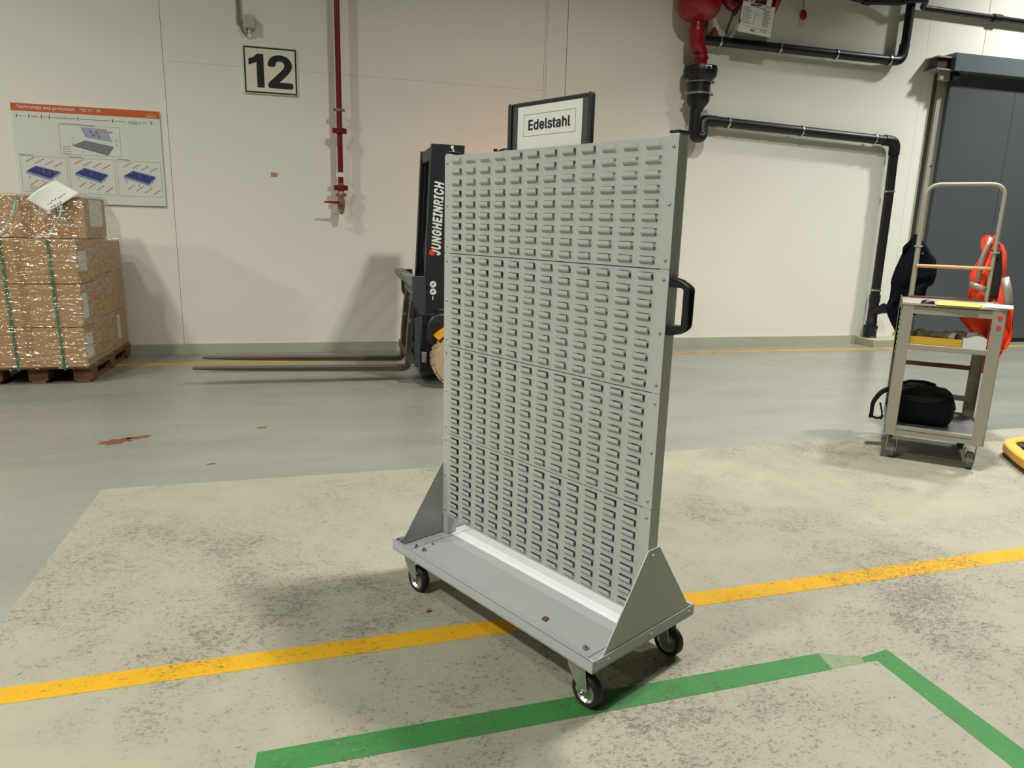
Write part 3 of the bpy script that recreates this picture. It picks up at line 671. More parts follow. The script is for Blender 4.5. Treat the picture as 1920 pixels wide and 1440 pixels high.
MB().tube(bend([(-0.02, 0, 2.70), (-0.02, 0, 2.41), (0.115, 0.05, 2.41), (0.115, 0.08, 2.605), (0.30, 0.1, 2.60)], 0.066, 8), 0.062, 20).build('trap_bend', MPIPE, ft)
MB().bb(-0.035, 0.035, -0.181, -0.177, 3.085, 3.125).build('tag', MPAPER, ft)
# upper run
up = tag(empty('overflow_pipe', (0, 0, 0)), 'black horizontal pipe behind the red alarm valve turning up beside the door', 'pipe')
MB().tube(bend([(3.40, yp, 3.443), (6.07, yp, 3.430), (6.095, yp, 3.6), (6.11, yp, 6.9)], 0.1, 8), 0.05, 20).build('pipe', MPIPE, up)
MB().tube(bend([(5.87, yp, 3.431), (6.07, yp, 3.430), (6.088, yp, 3.62)], 0.1, 8), 0.057, 20).build('elbow', MPIPE, up)
for x in (3.634, 4.395, 5.15, 5.896): clip(up, (x, yp, 3.443 - (x - 3.4) * 0.005), (1, 0, -0.005), 0.052)
cn = tag(empty('conduit_pipe', (0, 0, 0)), 'thin black pipe running along the top right of the wall above the door', 'pipe')
yc = D - 0.055
MB().tube(bend([(4.9, yc, 4.10), (5.55, yc, 4.045), (5.9, yc - 0.07, 4.05), (6.05, yc - 0.13, 4.08), (6.26, yc - 0.1, 4.10), (6.30, yc, 4.055), (11.5, yc, 4.0)], 0.03, 5), 0.032, 14).build('pipe', MPIPE, cn)
MB().tube([(7.36, yc, 4.043), (7.48, yc, 4.041)], 0.046, 14).build('coupling', MPIPE, cn); MB().tube([(5.47, yc, 4.05), (5.56, yc, 4.045)], 0.042, 14).build('coupling', MPIPE, cn)

# red alarm valve at the top edge
av = tag(empty('alarm_valve', (3.27, D - 0.25, 0)), 'big red sprinkler alarm valve with a round barrel above the black funnel', 'valve')
MB().lathe([(0.235, 4.5), (0.235, 3.74), (0.222, 3.68), (0.18, 3.62), (0.11, 3.585), (0.07, 3.575), (0.068, 3.56)], 32).build('barrel', MREDB, av)
MB().lathe([(0.068, 3.58), (0.07, 3.53), (0.084, 3.50), (0.084, 3.46), (0.078, 3.44)], 24).build('neck_collar', MREDB, av)
MB().tube([(0, 0, 3.46), (0.005, 0, 3.37), (0.04, 0.01, 3.31), (0.085, 0.02, 3.27), (0.095, 0.03, 3.12)], [0.078, 0.082, 0.076, 0.066, 0.066], 20).build('outlet', MREDB, av)
MB().lathe([(0.067, -0.02), (0.076, -0.014), (0.076, 0.014), (0.067, 0.02)], 20, T(0.093, 0.028, 3.225)).build('collar', MREDB, av)
MB().tube(bend([(0.10, 0.05, 3.75), (0.13, 0.03, 3.62), (0.12, 0.05, 3.50), (0.11, 0.06, 3.42)], 0.04), 0.022, 10).build('side_pipe', pmat('grey_hose', (66, 66, 66), 0.5), av)
mv = tag(empty('pump_manifold', (3.85, D - 0.2, 0)), 'dark red pipe manifold with flange beside the alarm valve behind the hanging instruction sheet', 'manifold')
MB().tube([(-0.30, 0, 3.92), (0.36, 0, 3.96)], 0.12, 22).build('body', MRED, mv)
MB().lathe([(0.0001, 0.03), (0.19, 0.03), (0.19, -0.03), (0.0001, -0.03)], 26, T(0.30, 0, 3.90) @ rotY(PI / 2)).build('flange', MRED, mv, bev=0.006)
MB().lathe([(0.0001, 0.03), (0.16, 0.03), (0.16, -0.03), (0.0001, -0.03)], 26, T(-0.10, 0, 3.92) @ rotY(PI / 2)).build('flange', MRED, mv, bev=0.006)
MB().tube(bend([(-0.26, -0.05, 3.95), (-0.25, -0.06, 3.78), (-0.12, -0.08, 3.74)], 0.06), 0.055, 14).build('branch_pipe', MRED, mv)
MB().tube(bend([(-0.10, -0.1, 3.80), (-0.17, -0.12, 3.72), (-0.19, -0.12, 3.66)], 0.04), 0.018, 10).build('lever', MBLK, mv)
MB().tube([(-0.17, -0.08, 3.72), (-0.17, 0.06, 3.52)], 0.012, 8).build('bracket_stay', MBLK, mv)
MB().disc(0.055, 0, 0.02, 20, wallM(-0.02, -0.14, 3.84)).build('gauge', MWHITE, mv)
MB().disc(0.03, 0.0205, 0.022, 16, wallM(-0.02, -0.14, 3.83)).build('gauge_dial', MPINK, mv)
sh = tag(empty('instruction_sheet', (3.905, D - 0.37, 3.63), 0.05), 'laminated white instruction sheet hanging from the red manifold', 'sheet')
MS = rotY(0.06)
MB().add([(-0.215, 0, -0.155), (0.205, 0, -0.155), (0.215, 0, 0.15), (-0.195, 0, 0.15), (-0.215, 0.004, -0.155), (0.205, 0.004, -0.155), (0.215, 0.004, 0.15), (-0.195, 0.004, 0.15)], [(0, 1, 2, 3), (4, 7, 6, 5), (0, 4, 5, 1), (1, 5, 6, 2), (2, 6, 7, 3), (3, 7, 4, 0)], MS).build('sheet', MPAPER, sh, smooth=False)
pr = MB()
def sline(x0, z0, x1, z1, wd): 
    mb = MB(); bline(mb, x0, z0, x1, z1, wd, -0.0012); pr.add(mb.v, mb.f, MS)
for k in range(9): sline(-0.185, 0.095 - k * 0.019, -0.10 + 0.02 * (k % 3), 0.095 - k * 0.019, 0.007)
for k in range(9): sline(0.075, 0.095 - k * 0.019, 0.165 - 0.02 * (k % 2), 0.095 - k * 0.019, 0.009)
sline(-0.10, 0.118, 0.10, 0.108, 0.010); sline(-0.02, 0.085, -0.04, -0.065, 0.006); sline(-0.02, 0.05, 0.02, 0.03, 0.005)
for k in range(3): sline(0.06, -0.09 - 0.014 * k, 0.15, -0.092 - 0.014 * k, 0.006)
sline(-0.185, -0.085, 0.04, -0.095, 0.003)
pr.build('printed_lines', pmat('sheet_print', (140, 138, 136), 0.6), sh, smooth=False)
mb = MB(); q = MB(); bline(q, -0.06, -0.12, -0.005, -0.122, 0.024, -0.0014); mb.add(q.v, q.f, MS); mb.build('printed_mark', pmat('sheet_red', (190, 110, 100), 0.6), sh, smooth=False)
MB().bb(-0.09, 0.05, -0.006, 0.001, 0.126, 0.138).build('clip', MSTEEL, sh)
MB().tube([(-0.205, -0.004, 0.09), (-0.218, -0.004, 0.0), (-0.212, -0.004, -0.07), (-0.2, -0.004, -0.02)], 0.005, 6).build('tie', pmat('brass_wire', (90, 76, 40), 0.4, 0.5), sh)
MB().tube([(0.03, 0, 0.13), (0.03, 0.12, 0.22), (0.03, 0.17, 0.30)], 0.003, 6).build('hanging_cord', MBLK, sh)
wt = tag(MB().bb(-0.03, 0.03, -0.003, 0.003, -0.04, 0.05).build('valve_tag', MPAPER, None, (4.02, D - 0.40, 3.80), (0, 0.15, 0)), 'small white tag hanging above the instruction sheet', 'tag')
ph = tag(empty('pull_handle', (4.66, D - 0.1, 3.81)), 'red oval pull handle hanging on a thin cable from above', 'handle')
MB().lathe([(0.0001, 0.016), (0.03, 0.014), (0.05, 0.0), (0.03, -0.014), (0.0001, -0.016)], 18, wallM(0, 0, 0) @ Matrix.Diagonal((1, 1.1, 1, 1))).build('grip', MREDB, ph)
MB().tube([(0, 0, 0.05), (-0.03, 0, 0.3), (-0.03, 0, 3.1)], 0.006, 6).build('cable', MGINK, ph)

# ------------------------------------------------------------------ wrapped pallet load
PX0, PX1, PY0, PY1 = -3.385, -2.585, 4.25, 5.45
pl = tag(empty('wooden_pallet', (PX0, PY0, 0)), 'worn wooden pallet under the wrapped cardboard boxes', 'pallet')
for i, y in enumerate((0.0, 0.275, 0.55, 0.825, 1.075)):
    MB().bb(0, 0.8, y, y + (0.145 if i in (0, 4) else 0.1), 0.122, 0.144).build('top_board', MPALLET, pl, bev=0.003)
for x in (0.0, 0.3275, 0.655):
    MB().bb(x, x + 0.145, 0, 1.22, 0.1, 0.122).build('stringer_board', MPALLET, pl, bev=0.003)
    MB().bb(x + 0.02, x + 0.125, 0, 1.22, 0.0, 0.022).build('bottom_board', MPALLET, pl, bev=0.003)
    for y in (0.0, 0.54, 1.075):
        MB().bb(x, x + 0.145, y, y + 0.145, 0.022, 0.1).build('block', MPALLET, pl, bev=0.004)
def carton(x0, x1, y0, y1, z0, z1, label, side=None, tape=True):
    t = tag(empty('cardboard_box', ((x0 + x1) / 2, (y0 + y1) / 2, z0)), label, 'box', 'wrapped cardboard boxes on the pallet')
    w, d, h = (x1 - x0) / 2, (y1 - y0) / 2, z1 - z0
    MB().bb(-w, w, -d, d, 0.001, h - 0.002).build('carton', MCARD, t, bev=0.006)
    if tape:
        MB().bb(-0.028, 0.028, -d - 0.0012, d + 0.0012, 0.002, h - 0.0005).build('tape', MTAPE, t, smooth=False)
    for (ya, yb2, za, zb2, mt) in (side or []):
        cy = (y0 + y1) / 2
        MB().bb(w, w + 0.0015, ya - cy, yb2 - cy, za - z0, zb2 - z0).build('label', mt, t, smooth=False)
    return t
X0, X1 = -3.395, -2.587
carton(X0, X1, 4.175, 4.60, 0.146, 0.470, 'bottom cardboard box at the front of the wrapped pallet load', [(4.175 + 0.02, 4.36, 0.21, 0.415, MPAPER)])
carton(X0, X1, 4.178, 4.60, 0.472, 0.819, 'front cardboard box with a red sticker, second from the pallet', [(4.20, 4.33, 0.54, 0.745, MPAPER), (4.44, 4.555, 0.662, 0.71, MREDS)])
carton(X0, X1, 4.18, 4.60, 0.821, 1.170, 'front cardboard box third from the pallet, below the set back top box', [(4.20, 4.40, 0.925, 1.077, MPAPER)])
carton(X0, X1 + 0.012, 4.43, 5.0, 1.174, 1.505, 'topmost cardboard box, set back under the white note', [(4.56, 4.90, 1.27, 1.49, MPAPER)])
for i, (ya, yb2) in enumerate(((4.605, 5.02), (5.025, 5.42))):
    nm = ('middle', 'wall')[i]
    carton(X0, X1, ya, yb2, 0.146, 0.50, 'bottom cardboard box of the %s stack behind the front boxes' % nm, [(5.10, 5.19, 0.235, 0.455, MPAPER)] if i else None, False)
    carton(X0, X1, ya, yb2, 0.502, 0.86, 'second cardboard box of the %s stack behind the front boxes' % nm, None, False)
    carton(X0, X1, ya, yb2, 0.862, 1.14 if i else 1.172, 'third cardboard box of the %s stack behind the front boxes' % nm, None, False)
# straps
def strap(x, xt, label):
    pts = [(x + 0.02, 4.163, 0.125), (x + 0.012, 4.163, 0.3), (x, 4.166, 0.8), (x - 0.005, 4.166, 1.176), (xt - 0.01, 4.3, 1.34), (xt, 4.418, 1.508), (xt, 4.72, 1.516), (xt, 5.01, 1.50), (xt, 5.2, 1.18), (xt, 5.43, 1.15), (xt, 5.432, 0.13)]
    P = [Vector(p) for p in bend(pts, 0.025, 3)]; mb = MB(); vs, fs = [], []
    for i, p in enumerate(P):
        t = (P[min(i + 1, len(P) - 1)] - P[max(i - 1, 0)]).normalized(); nn = Vector((1, 0, 0)).cross(t).normalized() * 0.0009
        a = Vector((0.0085, 0, 0)); vs += [p - a - nn, p + a - nn, p + a + nn, p - a + nn]
    for i in range(len(P) - 1):
        for k in range(4): fs.append((i * 4 + k, i * 4 + (k + 1) % 4, i * 4 + 4 + (k + 1) % 4, i * 4 + 4 + k))
    fs += [(0, 1, 2, 3), (len(vs) - 4, len(vs) - 1, len(vs) - 2, len(vs) - 3)]
    mb.add(vs, fs); tag(mb.build('packing_strap', MSTRAP), label, 'strap', 'green straps round the pallet load')
strap(-3.105, -3.04, 'green packing strap round the boxes, the one nearer the left picture edge')
strap(-2.775, -2.71, 'green packing strap round the boxes, the one passing below the white note')
# stretch film: hull with pulled-in shoulders and creases
lev = [(0.135, 0.014, 0), (0.30, 0.014, 0), (0.47, 0.015, 0), (0.65, 0.013, 0), (0.82, 0.015, 0), (1.0, 0.013, 0), (1.172, 0.017, 0), (1.20, 0.012, 0.06), (1.34, 0.016, 0.55), (1.50, 0.014, 0.98), (1.522, -0.01, 1.0)]
def ring(z, off, k, n=96):
    # k blends from the full footprint to the set back top box
    x0, x1 = X0 - off, X1 + off + 0.01 * k; y0 = 4.175 * (1 - k) + 4.43 * k - off; y1 = 5.42 * (1 - k) + 5.0 * k + off
    if k > 0: x1 += 0.03 * math.sin(PI * k)
    per = [((x0, y0), (x1, y0)), ((x1, y0), (x1, y1)), ((x1, y1), (x0, y1)), ((x0, y1), (x0, y0))]
    out = []
    for (a, b) in per:
        m = n // 4
        for i in range(m):
            t = i / m; out.append((a[0] + (b[0] - a[0]) * t, a[1] + (b[1] - a[1]) * t, z))
    return out
fm = MB(); vs, fs = [], []; zs = []
for (za, oa, ka), (zb2, ob, kb) in zip(lev, lev[1:]):
    st = max(2, int((zb2 - za) / 0.022)) if zb2 - za > 0.03 else 2
    for i in range(st): t = i / st; zs.append((za + (zb2 - za) * t, oa + (ob - oa) * t, ka + (kb - ka) * t))
zs.append(lev[-1]); N = 96
cx_, cy_ = (X0 + X1) / 2, 4.75
for z, of, k in zs:
    for (x, y, z_) in ring(z, of, k, N):
        a = mnoise.noise(Vector((x * 3.0, y * 3.0, z * 26))) * 0.5 + mnoise.noise(Vector((x * 9, y * 9, z * 9 + 5)))
        if k > 0.03: a = a * 2.2 + mnoise.noise(Vector((x * 16, y * 16, z * 12)))*1.4
        dn = 0.0045 * a; d = Vector((x - cx_, y - cy_, 0)).normalized()
        vs.append((x + d.x * dn, y + d.y * dn, z_ + 0.3 * dn))
for j in range(len(zs) - 1):
    for i in range(N): fs.append((j * N + i, j * N + (i + 1) % N, (j + 1) * N + (i + 1) % N, (j + 1) * N + i))
fs.append(tuple(range((len(zs) - 1) * N, len(zs) * N)))
fm.add(vs, fs)
tag(fm.build('stretch_film', MFILM), 'glossy clear stretch film wrapped round the pallet of boxes', 'film')
# note tucked under the film's top edge
def note(u, v):
    a = Vector((-2.808, 4.400, 1.379)); b = Vector((-2.589, 4.46, 1.534)); c = Vector((-2.759, 4.50, 1.639)); d = Vector((-2.954, 4.40, 1.47))
    p = a.lerp(b, u).lerp(d.lerp(c, u), v); p.y += -0.062 - 0.02 * math.sin(u * PI) * v + 0.01 * math.sin(3 * v); p.z += 0.012 * math.sin(u * 4) * (v - 0.3); return p
nt_ = tag(empty('handwritten_note', (0, 0, 0)), 'crumpled white paper note lying slanted on top of the wrapped boxes', 'note')
MB().grid(note, 14, 12).build('sheet', MPAPER, nt_, solid=0.0006)
wr = MB(); rr = random.Random(5)
for row, n in ((0.10, 4), (0.30, 7)):
    for k in range(n):
        u0 = 0.18 + 0.09 * k; p = [note(u0 + rr.uniform(-.01, .01), row + rr.uniform(-0.03, .05)) + Vector((0, -0.002, 0)) for _ in range(2)] + [note(u0 + 0.055, row + rr.uniform(-.03, .05)) + Vector((0, -0.002, 0))]
        wr.tube(p, 0.0022, 5)
wr.build('handwriting', MINK, nt_)

# ------------------------------------------------------------------ forklift truck
fl = tag(empty('forklift_truck', (0, 4.25, 0)), 'dark grey and yellow forklift truck with lowered forks behind the louvred trolley', 'forklift')
TILT = 0.048
def tz(x, z): return (x + TILT * z, z)
for yc2 in (-0.23, 0.25):
    zt0, zh = 0.155, 0.135        # tip and heel height
    # blade: tapered, tip to the left
    bl = MB(); xs2 = [(-1.765, 0.014, 0.028), (-1.74, 0.016, 0.04), (-1.45, 0.024, 0.05), (-0.9, 0.034, 0.055), (-0.05, 0.042, 0.055)]
    vs, fs = [], []
    for x, t, hw in xs2:
        zt2 = zt0 + (zh - zt0) * (x + 1.765) / 1.765
        for yy, zz in ((-hw, zt2), (hw, zt2), (hw, zt2 - t), (-hw, zt2 - t)): vs.append((x, yc2 + yy, zz))
    for i in range(len(xs2) - 1):
        for k in range(4): fs.append((i * 4 + k, i * 4 + (k + 1) % 4, i * 4 + 4 + (k + 1) % 4, i * 4 + 4 + k))
    fs += [(0, 1, 2, 3)]
    # heel and shank
    ctr = bend([(-0.05, yc2, zh - 0.021), (0.012, yc2, zh - 0.021), (0.012 + TILT * 0.3, yc2, 0.42), (0.026 + TILT * 0.6, yc2, 0.70), (0.085, yc2, 0.80), (0.13, yc2, 0.80)], 0.05, 5)
    o0 = len(vs)
    for i, p in enumerate(ctr):
        t = (ctr[min(i + 1, len(ctr) - 1)] - ctr[max(i - 1, 0)]).normalized(); nn = Vector((-t.z, 0, t.x)) * 0.021
        for yy, sgn in ((-0.055, 1), (0.055, 1), (0.055, -1), (-0.055, -1)): vs.append((p.x + nn.x * sgn, yc2 + yy, p.z + nn.z * sgn))
    for i in range(len(ctr) - 1):
        a = o0 + i * 4
        for k in range(4): fs.append((a + k, a + (k + 1) % 4, a + 4 + (k + 1) % 4, a + 4 + k))
    fs.append((len(vs) - 4, len(vs) - 1, len(vs) - 2, len(vs) - 3))
    bl.add(vs, fs); fk_ = bl.build('fork', MFORK, fl, bev=0.004)
    MB().tube([(0.03, yc2 - 0.06, 0.54), (0.03, yc2 - 0.064, 0.54)], 0.018, 10).build('fork_pin', MSTEEL, fk_)
cg = MB()
cg.prism([(-0.03, 0.945), (0.05, 0.945), (0.08, 0.915), (0.08, 0.86), (0.0, 0.86), (-0.03, 0.90)], -0.47, 0.50, 'y')
cg.build('carriage_bar', MCARR, fl, bev=0.004)
MB().prism([(0.05, 0.86), (0.10, 0.86), (0.10, 0.75), (0.06, 0.75)], -0.45, 0.48, 'y').build('carriage_plate', MCARR, fl)
MB().prism([(0.055, 0.30), (0.10, 0.30), (0.10, 0.20), (0.055, 0.20)], -0.45, 0.48, 'y').build('carriage_bar', MTRUCKG, fl, bev=0.004)
for s in (-0.475, 0.47):
    MB().prism([(0.027, 0.940), (0.135, 0.940), (0.142, 0.80), (0.138, 0.61), (0.09, 0.61), (0.055, 0.68), (0.03, 0.74)], s, s + 0.022, 'y').build('side_plate', MTRUCKG, fl, bev=0.003)
    MB().prism([(0.046, 0.585), (0.105, 0.600), (0.112, 0.56), (0.095, 0.45), (0.092, 0.175), (0.07, 0.155), (0.046, 0.17)], s, s + 0.02, 'y').build('side_plate', MTRUCKG, fl, bev=0.003)
MB().bb(0.0, 0.045, -0.46, 0.47, 0.19, 0.26).build('fork_support', MFORK, fl)
MB().bb(0.105, 0.15, -0.475, -0.42, 0.20, 0.29).build('stop_block', MCARR, fl, bev=0.003)
MB().tube([(0.06, -0.40, 0.70), (0.12, 0.40, 0.70)], 0.04, 14).build('side_shift_cylinder', MFORK, fl)
# mast: outer channel pair, inner pair, cross beams
def rail(y0, y1, x0, x1, z0, z1, name, mat):
    return MB().prism([(x0 + TILT * z0, z0), (x1 + TILT * z0, z0), (x1 + TILT * z1, z1), (x0 + TILT * z1, z1)], y0, y1, 'y').build(name, mat, fl, bev=0.004)
near = rail(-0.40, -0.36, 0.098, 0.378, 0.10, 2.015, 'mast_rail', MTRUCK); rail(0.29, 0.33, 0.098, 0.378, 0.10, 2.015, 'mast_rail', MTRUCK)
rail(-0.355, -0.30, 0.10, 0.17, 0.10, 2.0, 'mast_flange', MMAST); rail(0.235, 0.29, 0.098, 0.17, 0.10, 1.99, 'mast_flange', MMAST)
rail(-0.30, -0.25, 0.13, 0.25, 0.12, 1.95, 'inner_mast_rail', MMAST); rail(0.19, 0.235, 0.13, 0.25, 0.12, 1.95, 'inner_mast_rail', MMAST)
MB().bb(0.20, 0.46, -0.36, 0.29, 1.90, 2.0).build('cross_beam', MTRUCK, fl, bev=0.004)
MB().bb(0.12, 0.33, -0.36, 0.29, 0.12, 0.24).build('cross_beam', MMAST, fl, bev=0.004)
for y in (-0.2, 0.14): MB().tube([(0.28, y, 0.2), (0.36, y, 1.9)], 0.035, 14).build('lift_cylinder', MMAST, fl)
MB().tube(bend([(0.20, -0.245, 0.60), (0.17, -0.245, 1.0), (0.155, -0.245, 1.2), (0.20, -0.245, 1.30)], 0.08), 0.012, 8).build('hydraulic_hose', MRUB, fl)
# maker's lettering running up the mast, hook mark and round stickers
Mt = T(0, -0.4032, 0) @ Matrix(((0, -1, 0, 0), (0, 0, -1, 0), (1, 0, 0, 0), (0, 0, 0, 1)))  # text x -> up, text y -> towards the forks
ti = rotY(math.atan(TILT))
def mastM(x, z): return T(x + TILT * z, -0.4032, z) @ ti @ Matrix(((0, -1, 0, 0), (0, 0, -1, 0), (1, 0, 0, 0), (0, 0, 0, 1)))
text('lettering', 'JUNGHEINRICH', MPAPER, near, 0.605, 0.084, mastM(0.222, 1.112), off=0.045, shear=0.25, space=1.16)
MB().prism([(0.135, 1.112), (0.17, 1.112), (0.17, 1.16), (0.158, 1.172), (0.128, 1.150), (0.122, 1.128)], -0.4045, -0.400, 'y', T(TILT * 1.112, 0, 0)).build('red_arrow', MREDS, near, smooth=False)
hk = MB().tube([(0.362 + 0.018 * math.cos(a), -0.4030, 1.962 + 0.018 * math.sin(a)) for a in [PI * (1.0 + 1.35 * i / 9) for i in range(10)]] + [(0.368, -0.4030, 1.985)], 0.0065, 6); hk.disc(0.013, 0, 0.003, 10, wallM(0.368, -0.4015, 1.995))
hk.build('hook_mark', MPAPER, near)
for z in (0.868, 0.805):
    MB().disc(0.028, 0, 0.0025, 18, wallM(0.212, -0.4005, z)).build('round_sticker', MPAPER, near)
    q = MB(); bline(q, 0.200, z - 0.012, 0.225, z + 0.012, 0.006, -0.4036); bline(q, 0.205, z + 0.012, 0.215, z - 0.002, 0.006, -0.4036); q.build('sticker_print', MINK, near, smooth=False)
q = MB(); bline(q, 0.21, 0.735, 0.212, 0.768, 0.008, -0.4012); q.build('sticker_print', MPAPER, near, smooth=False)
# front cowl, chassis, wheels
MB().prism([(0.14, 0.42), (0.165, 0.36), (0.24, 0.33), (0.42, 0.33), (0.42, 0.63), (0.26, 0.63), (0.19, 0.605), (0.155, 0.55)], -0.50, -0.40, 'y').build('front_cowl', MTRUCK, fl, bev=0.018)
MB().prism([(0.19, 0.44), (0.21, 0.41), (0.255, 0.41), (0.27, 0.45), (0.27, 0.54), (0.25, 0.565), (0.21, 0.56), (0.19, 0.52)], -0.505, -0.498, 'y').build('cowl_recess', MBLK, fl, bev=0.003)
MB().bb(0.135, 0.42, -0.42, 0.42, 0.16, 0.62).build('front_axle_beam', MMAST, fl, bev=0.01)
MB().tube([(0.25, -0.50, 0.66), (0.31, -0.505, 0.665)], 0.005, 6).build('grab_rail', MSTEEL, fl)
def wheel(x, y, R, w, name='wheel'):
    h = empty(name, (x, y, R)); h.parent = fl; M = rotX(PI / 2)
    MB().lathe([(R * 0.62, -w * 0.5), (R * 0.9, -w * 0.5), (R * 0.97, -w * 0.42), (R * 0.97, w * 0.42), (R * 0.9, w * 0.5), (R * 0.62, w * 0.5)], 36, M).build('tyre', MTYRE, h)
    tr2 = MB()
    for k in range(20):
        for s in (-1, 1):
            A = 2 * PI * (k + (0.5 if s > 0 else 0)) / 20
            tr2.box((0, s * w * 0.25, R * 0.975), (R * 0.23, w * 0.46, R * 0.05), rotY(A))
    tr2.build('tread', MTYRE, h, bev=0.003)
    MB().lathe([(0.001, -w * 0.30), (R * 0.25, -w * 0.34), (R * 0.3, -w * 0.2), (R * 0.55, -w * 0.25), (R * 0.63, -w * 0.48), (R * 0.63, w * 0.48), (R * 0.5, w * 0.3), (0.001, w * 0.3)], 30, M).build('rim', MRIM, h)
wheel(0.415, -0.54, 0.238, 0.20); wheel(0.415, 0.54, 0.238, 0.20); wheel(1.62, -0.42, 0.20, 0.16); wheel(1.62, 0.42, 0.20, 0.16)
ar_ = [(0.42 + 0.30 * math.cos(a), 0.24 + 0.30 * math.sin(a)) for a in [PI * (0.76 - 0.6 * i / 10) for i in range(11)]]
ai_ = [(0.42 + 0.265 * math.cos(a), 0.24 + 0.265 * math.sin(a)) for a in [PI * (0.16 + 0.6 * i / 10) for i in range(11)]]
for s in (-0.655, 0.43): 
    fm2 = MB(); o_ = [(x, y) for x, y in ar_]; i_ = list(reversed(ai_))
    for k in range(10): fm2.prism([o_[k], o_[k + 1], i_[k + 1], i_[k]], s, s + 0.22, 'y')
    fm2.build('mudguard', MTYEL, fl, smooth=False)
MB().prism([(0.66, 0.14), (1.86, 0.16), (1.86, 0.42), (0.72, 0.42), (0.66, 0.36)], -0.55, 0.55, 'y').build('chassis', MTRUCK, fl, bev=0.02)
MB().prism([(1.30, 0.42), (1.88, 0.40), (1.90, 0.80), (1.84, 0.92), (1.30, 0.92)], -0.52, 0.52, 'y').build('counterweight', MTYEL, fl, bev=0.05)
MB().bb(0.80, 1.30, -0.46, 0.46, 0.42, 0.78).build('battery_cover', MTRUCK, fl, bev=0.02)
MB().bb(0.95, 1.35, -0.24, 0.24, 0.78, 0.86).build('seat', MBLK, fl, bev=0.03); MB().prism([(1.30, 0.84), (1.38, 0.84), (1.46, 1.30), (1.39, 1.30)], -0.23, 0.23, 'y').build('seat_back', MBLK, fl, bev=0.03)
MB().prism([(0.46, 0.42), (0.62, 0.42), (0.60, 0.92), (0.50, 0.95)], -0.40, 0.40, 'y').build('dashboard', MTRUCK, fl, bev=0.02)
MB().tube([(0.60, -0.1, 0.90), (0.70, -0.1, 1.02)], 0.02, 10).build('steering_column', MBLK, fl); MB().tube([(0.70 + 0.10 * math.cos(a) * 0.7, -0.1 + 0.14 * math.sin(a), 1.03 - 0.10 * math.cos(a) * 0.7) for a in [2 * PI * i / 20 for i in range(20)]], 0.011, 8, closed=True).build('steering_wheel', MBLK, fl)
for y in (-0.48, 0.48):
    MB().tube(bend([(0.56, y, 0.45), (0.58, y, 1.2), (0.74, y, 1.975), (1.70, y, 1.955), (1.80, y, 1.2), (1.82, y, 0.85)], 0.08), 0.03, 10).build('guard_post', MTRUCK, fl)
for x in (0.80, 0.98, 1.16, 1.34, 1.52, 1.68):
    MB().bb(x - 0.02, x + 0.02, -0.48, 0.48, 1.95, 1.985).build('guard_bar', MTRUCK, fl, bev=0.004)
MB().disc(0.018, 1.98, 2.03, 12, T(0.80, -0.12, 0)).build('roof_lamp', MBLK, fl)
# amber warning lamp glowing under the guard, facing the wall
MB().lathe([(0.0001, 0.10), (0.035, 0.09), (0.04, 0.0), (0.0001, 0.0)], 14, T(1.15, 0.50, 1.80)).build('warning_lamp', MGLASSY, fl)
wl = bpy.data.lights.new('warning_lamp_light', 'POINT'); wl.energy = 4.2; wl.color = (1.0, 0.30, 0.14); wl.shadow_soft_size = 0.06
wlo = bpy.data.objects.new('warning_lamp_light', wl); COL.objects.link(wlo); wlo.location = (1.15, 4.25 + 0.58, 1.86)

# ------------------------------------------------------------------ tool trolley at the right
TA = -0.734
tc = tag(empty('tool_trolley', (2.710, 1.357, 0), TA), 'beige grey steel tool trolley with a tall hoop handle near the grey door', 'trolley')
TWd, TDp, TZ = 0.533, 0.66, 0.985
def tp(a, b, z): return (2.710 + a * math.cos(TA) - b * math.sin(TA), 1.357 + a * math.sin(TA) + b * math.cos(TA), z)
for x0, x1, sx in ((0.0, 0.066, 1), (TWd - 0.066, TWd, -1)):
    for y0, y1, sy in ((0.0, 0.045, 1), (TDp - 0.045, TDp, -1)):
        lg_ = MB()
        yy = (y0, y0 + 0.003) if sy > 0 else (y1 - 0.003, y1)
        xx = (x0, x0 + 0.003) if sx > 0 else (x1 - 0.003, x1)
        lg_.bb(x0, x1, yy[0], yy[1], 0.16, TZ - 0.02 * 0).bb(xx[0], xx[1], y0, y1, 0.16, TZ)
        lg_.build('leg', MTROL, tc)
# punched slots along the left legs
sl = MB()
for k in range(9): sl.box((-0.001, 0.02, TZ - 0.06 - k * 0.03), (0.003, 0.012, 0.014))
sl.build('slot', pmat('slot_pale', (200, 198, 186), 0.5), tc, smooth=False)
for z0_, z1_, nm in ((0.922, TZ, 'top_rail'), (0.163, 0.216, 'bottom_rail')):
    for y in (0.004, TDp - 0.007): MB().bb(0.0, TWd, y, y + 0.003, z0_, z1_).build(nm, MTROL, tc)
    for x in (0.004, TWd - 0.007): MB().bb(x, x + 0.003, 0.0, TDp, z0_, z1_).build(nm, MTROL, tc)
MB().bb(0.004, TWd - 0.004, 0.004, TDp - 0.004, 0.962, 0.974).build('top_shelf', MTROL, tc, bev=0.002)
MB().bb(0.004, TWd - 0.004, 0.004, TDp - 0.004, 0.190, 0.200).build('bottom_shelf', MSHELF, tc, bev=0.002)
MB().bb(0.060, TWd - 0.062, 0.004, 0.40, 0.706, 0.738).build('middle_shelf', MTROL, tc, bev=0.003)
MB().bb(0.0, TWd, -0.002, 0.004, 0.972, TZ - 0.004).bb(0.0, TWd, TDp - 0.004, TDp + 0.002, 0.972, TZ).build('rim', MTROL, tc, bev=0.001)
MB().bb(0.07, TWd - 0.065, TDp - 0.05, TDp - 0.028, 0.516, 0.546).build('rear_slat', MBROWN, tc, bev=0.003)
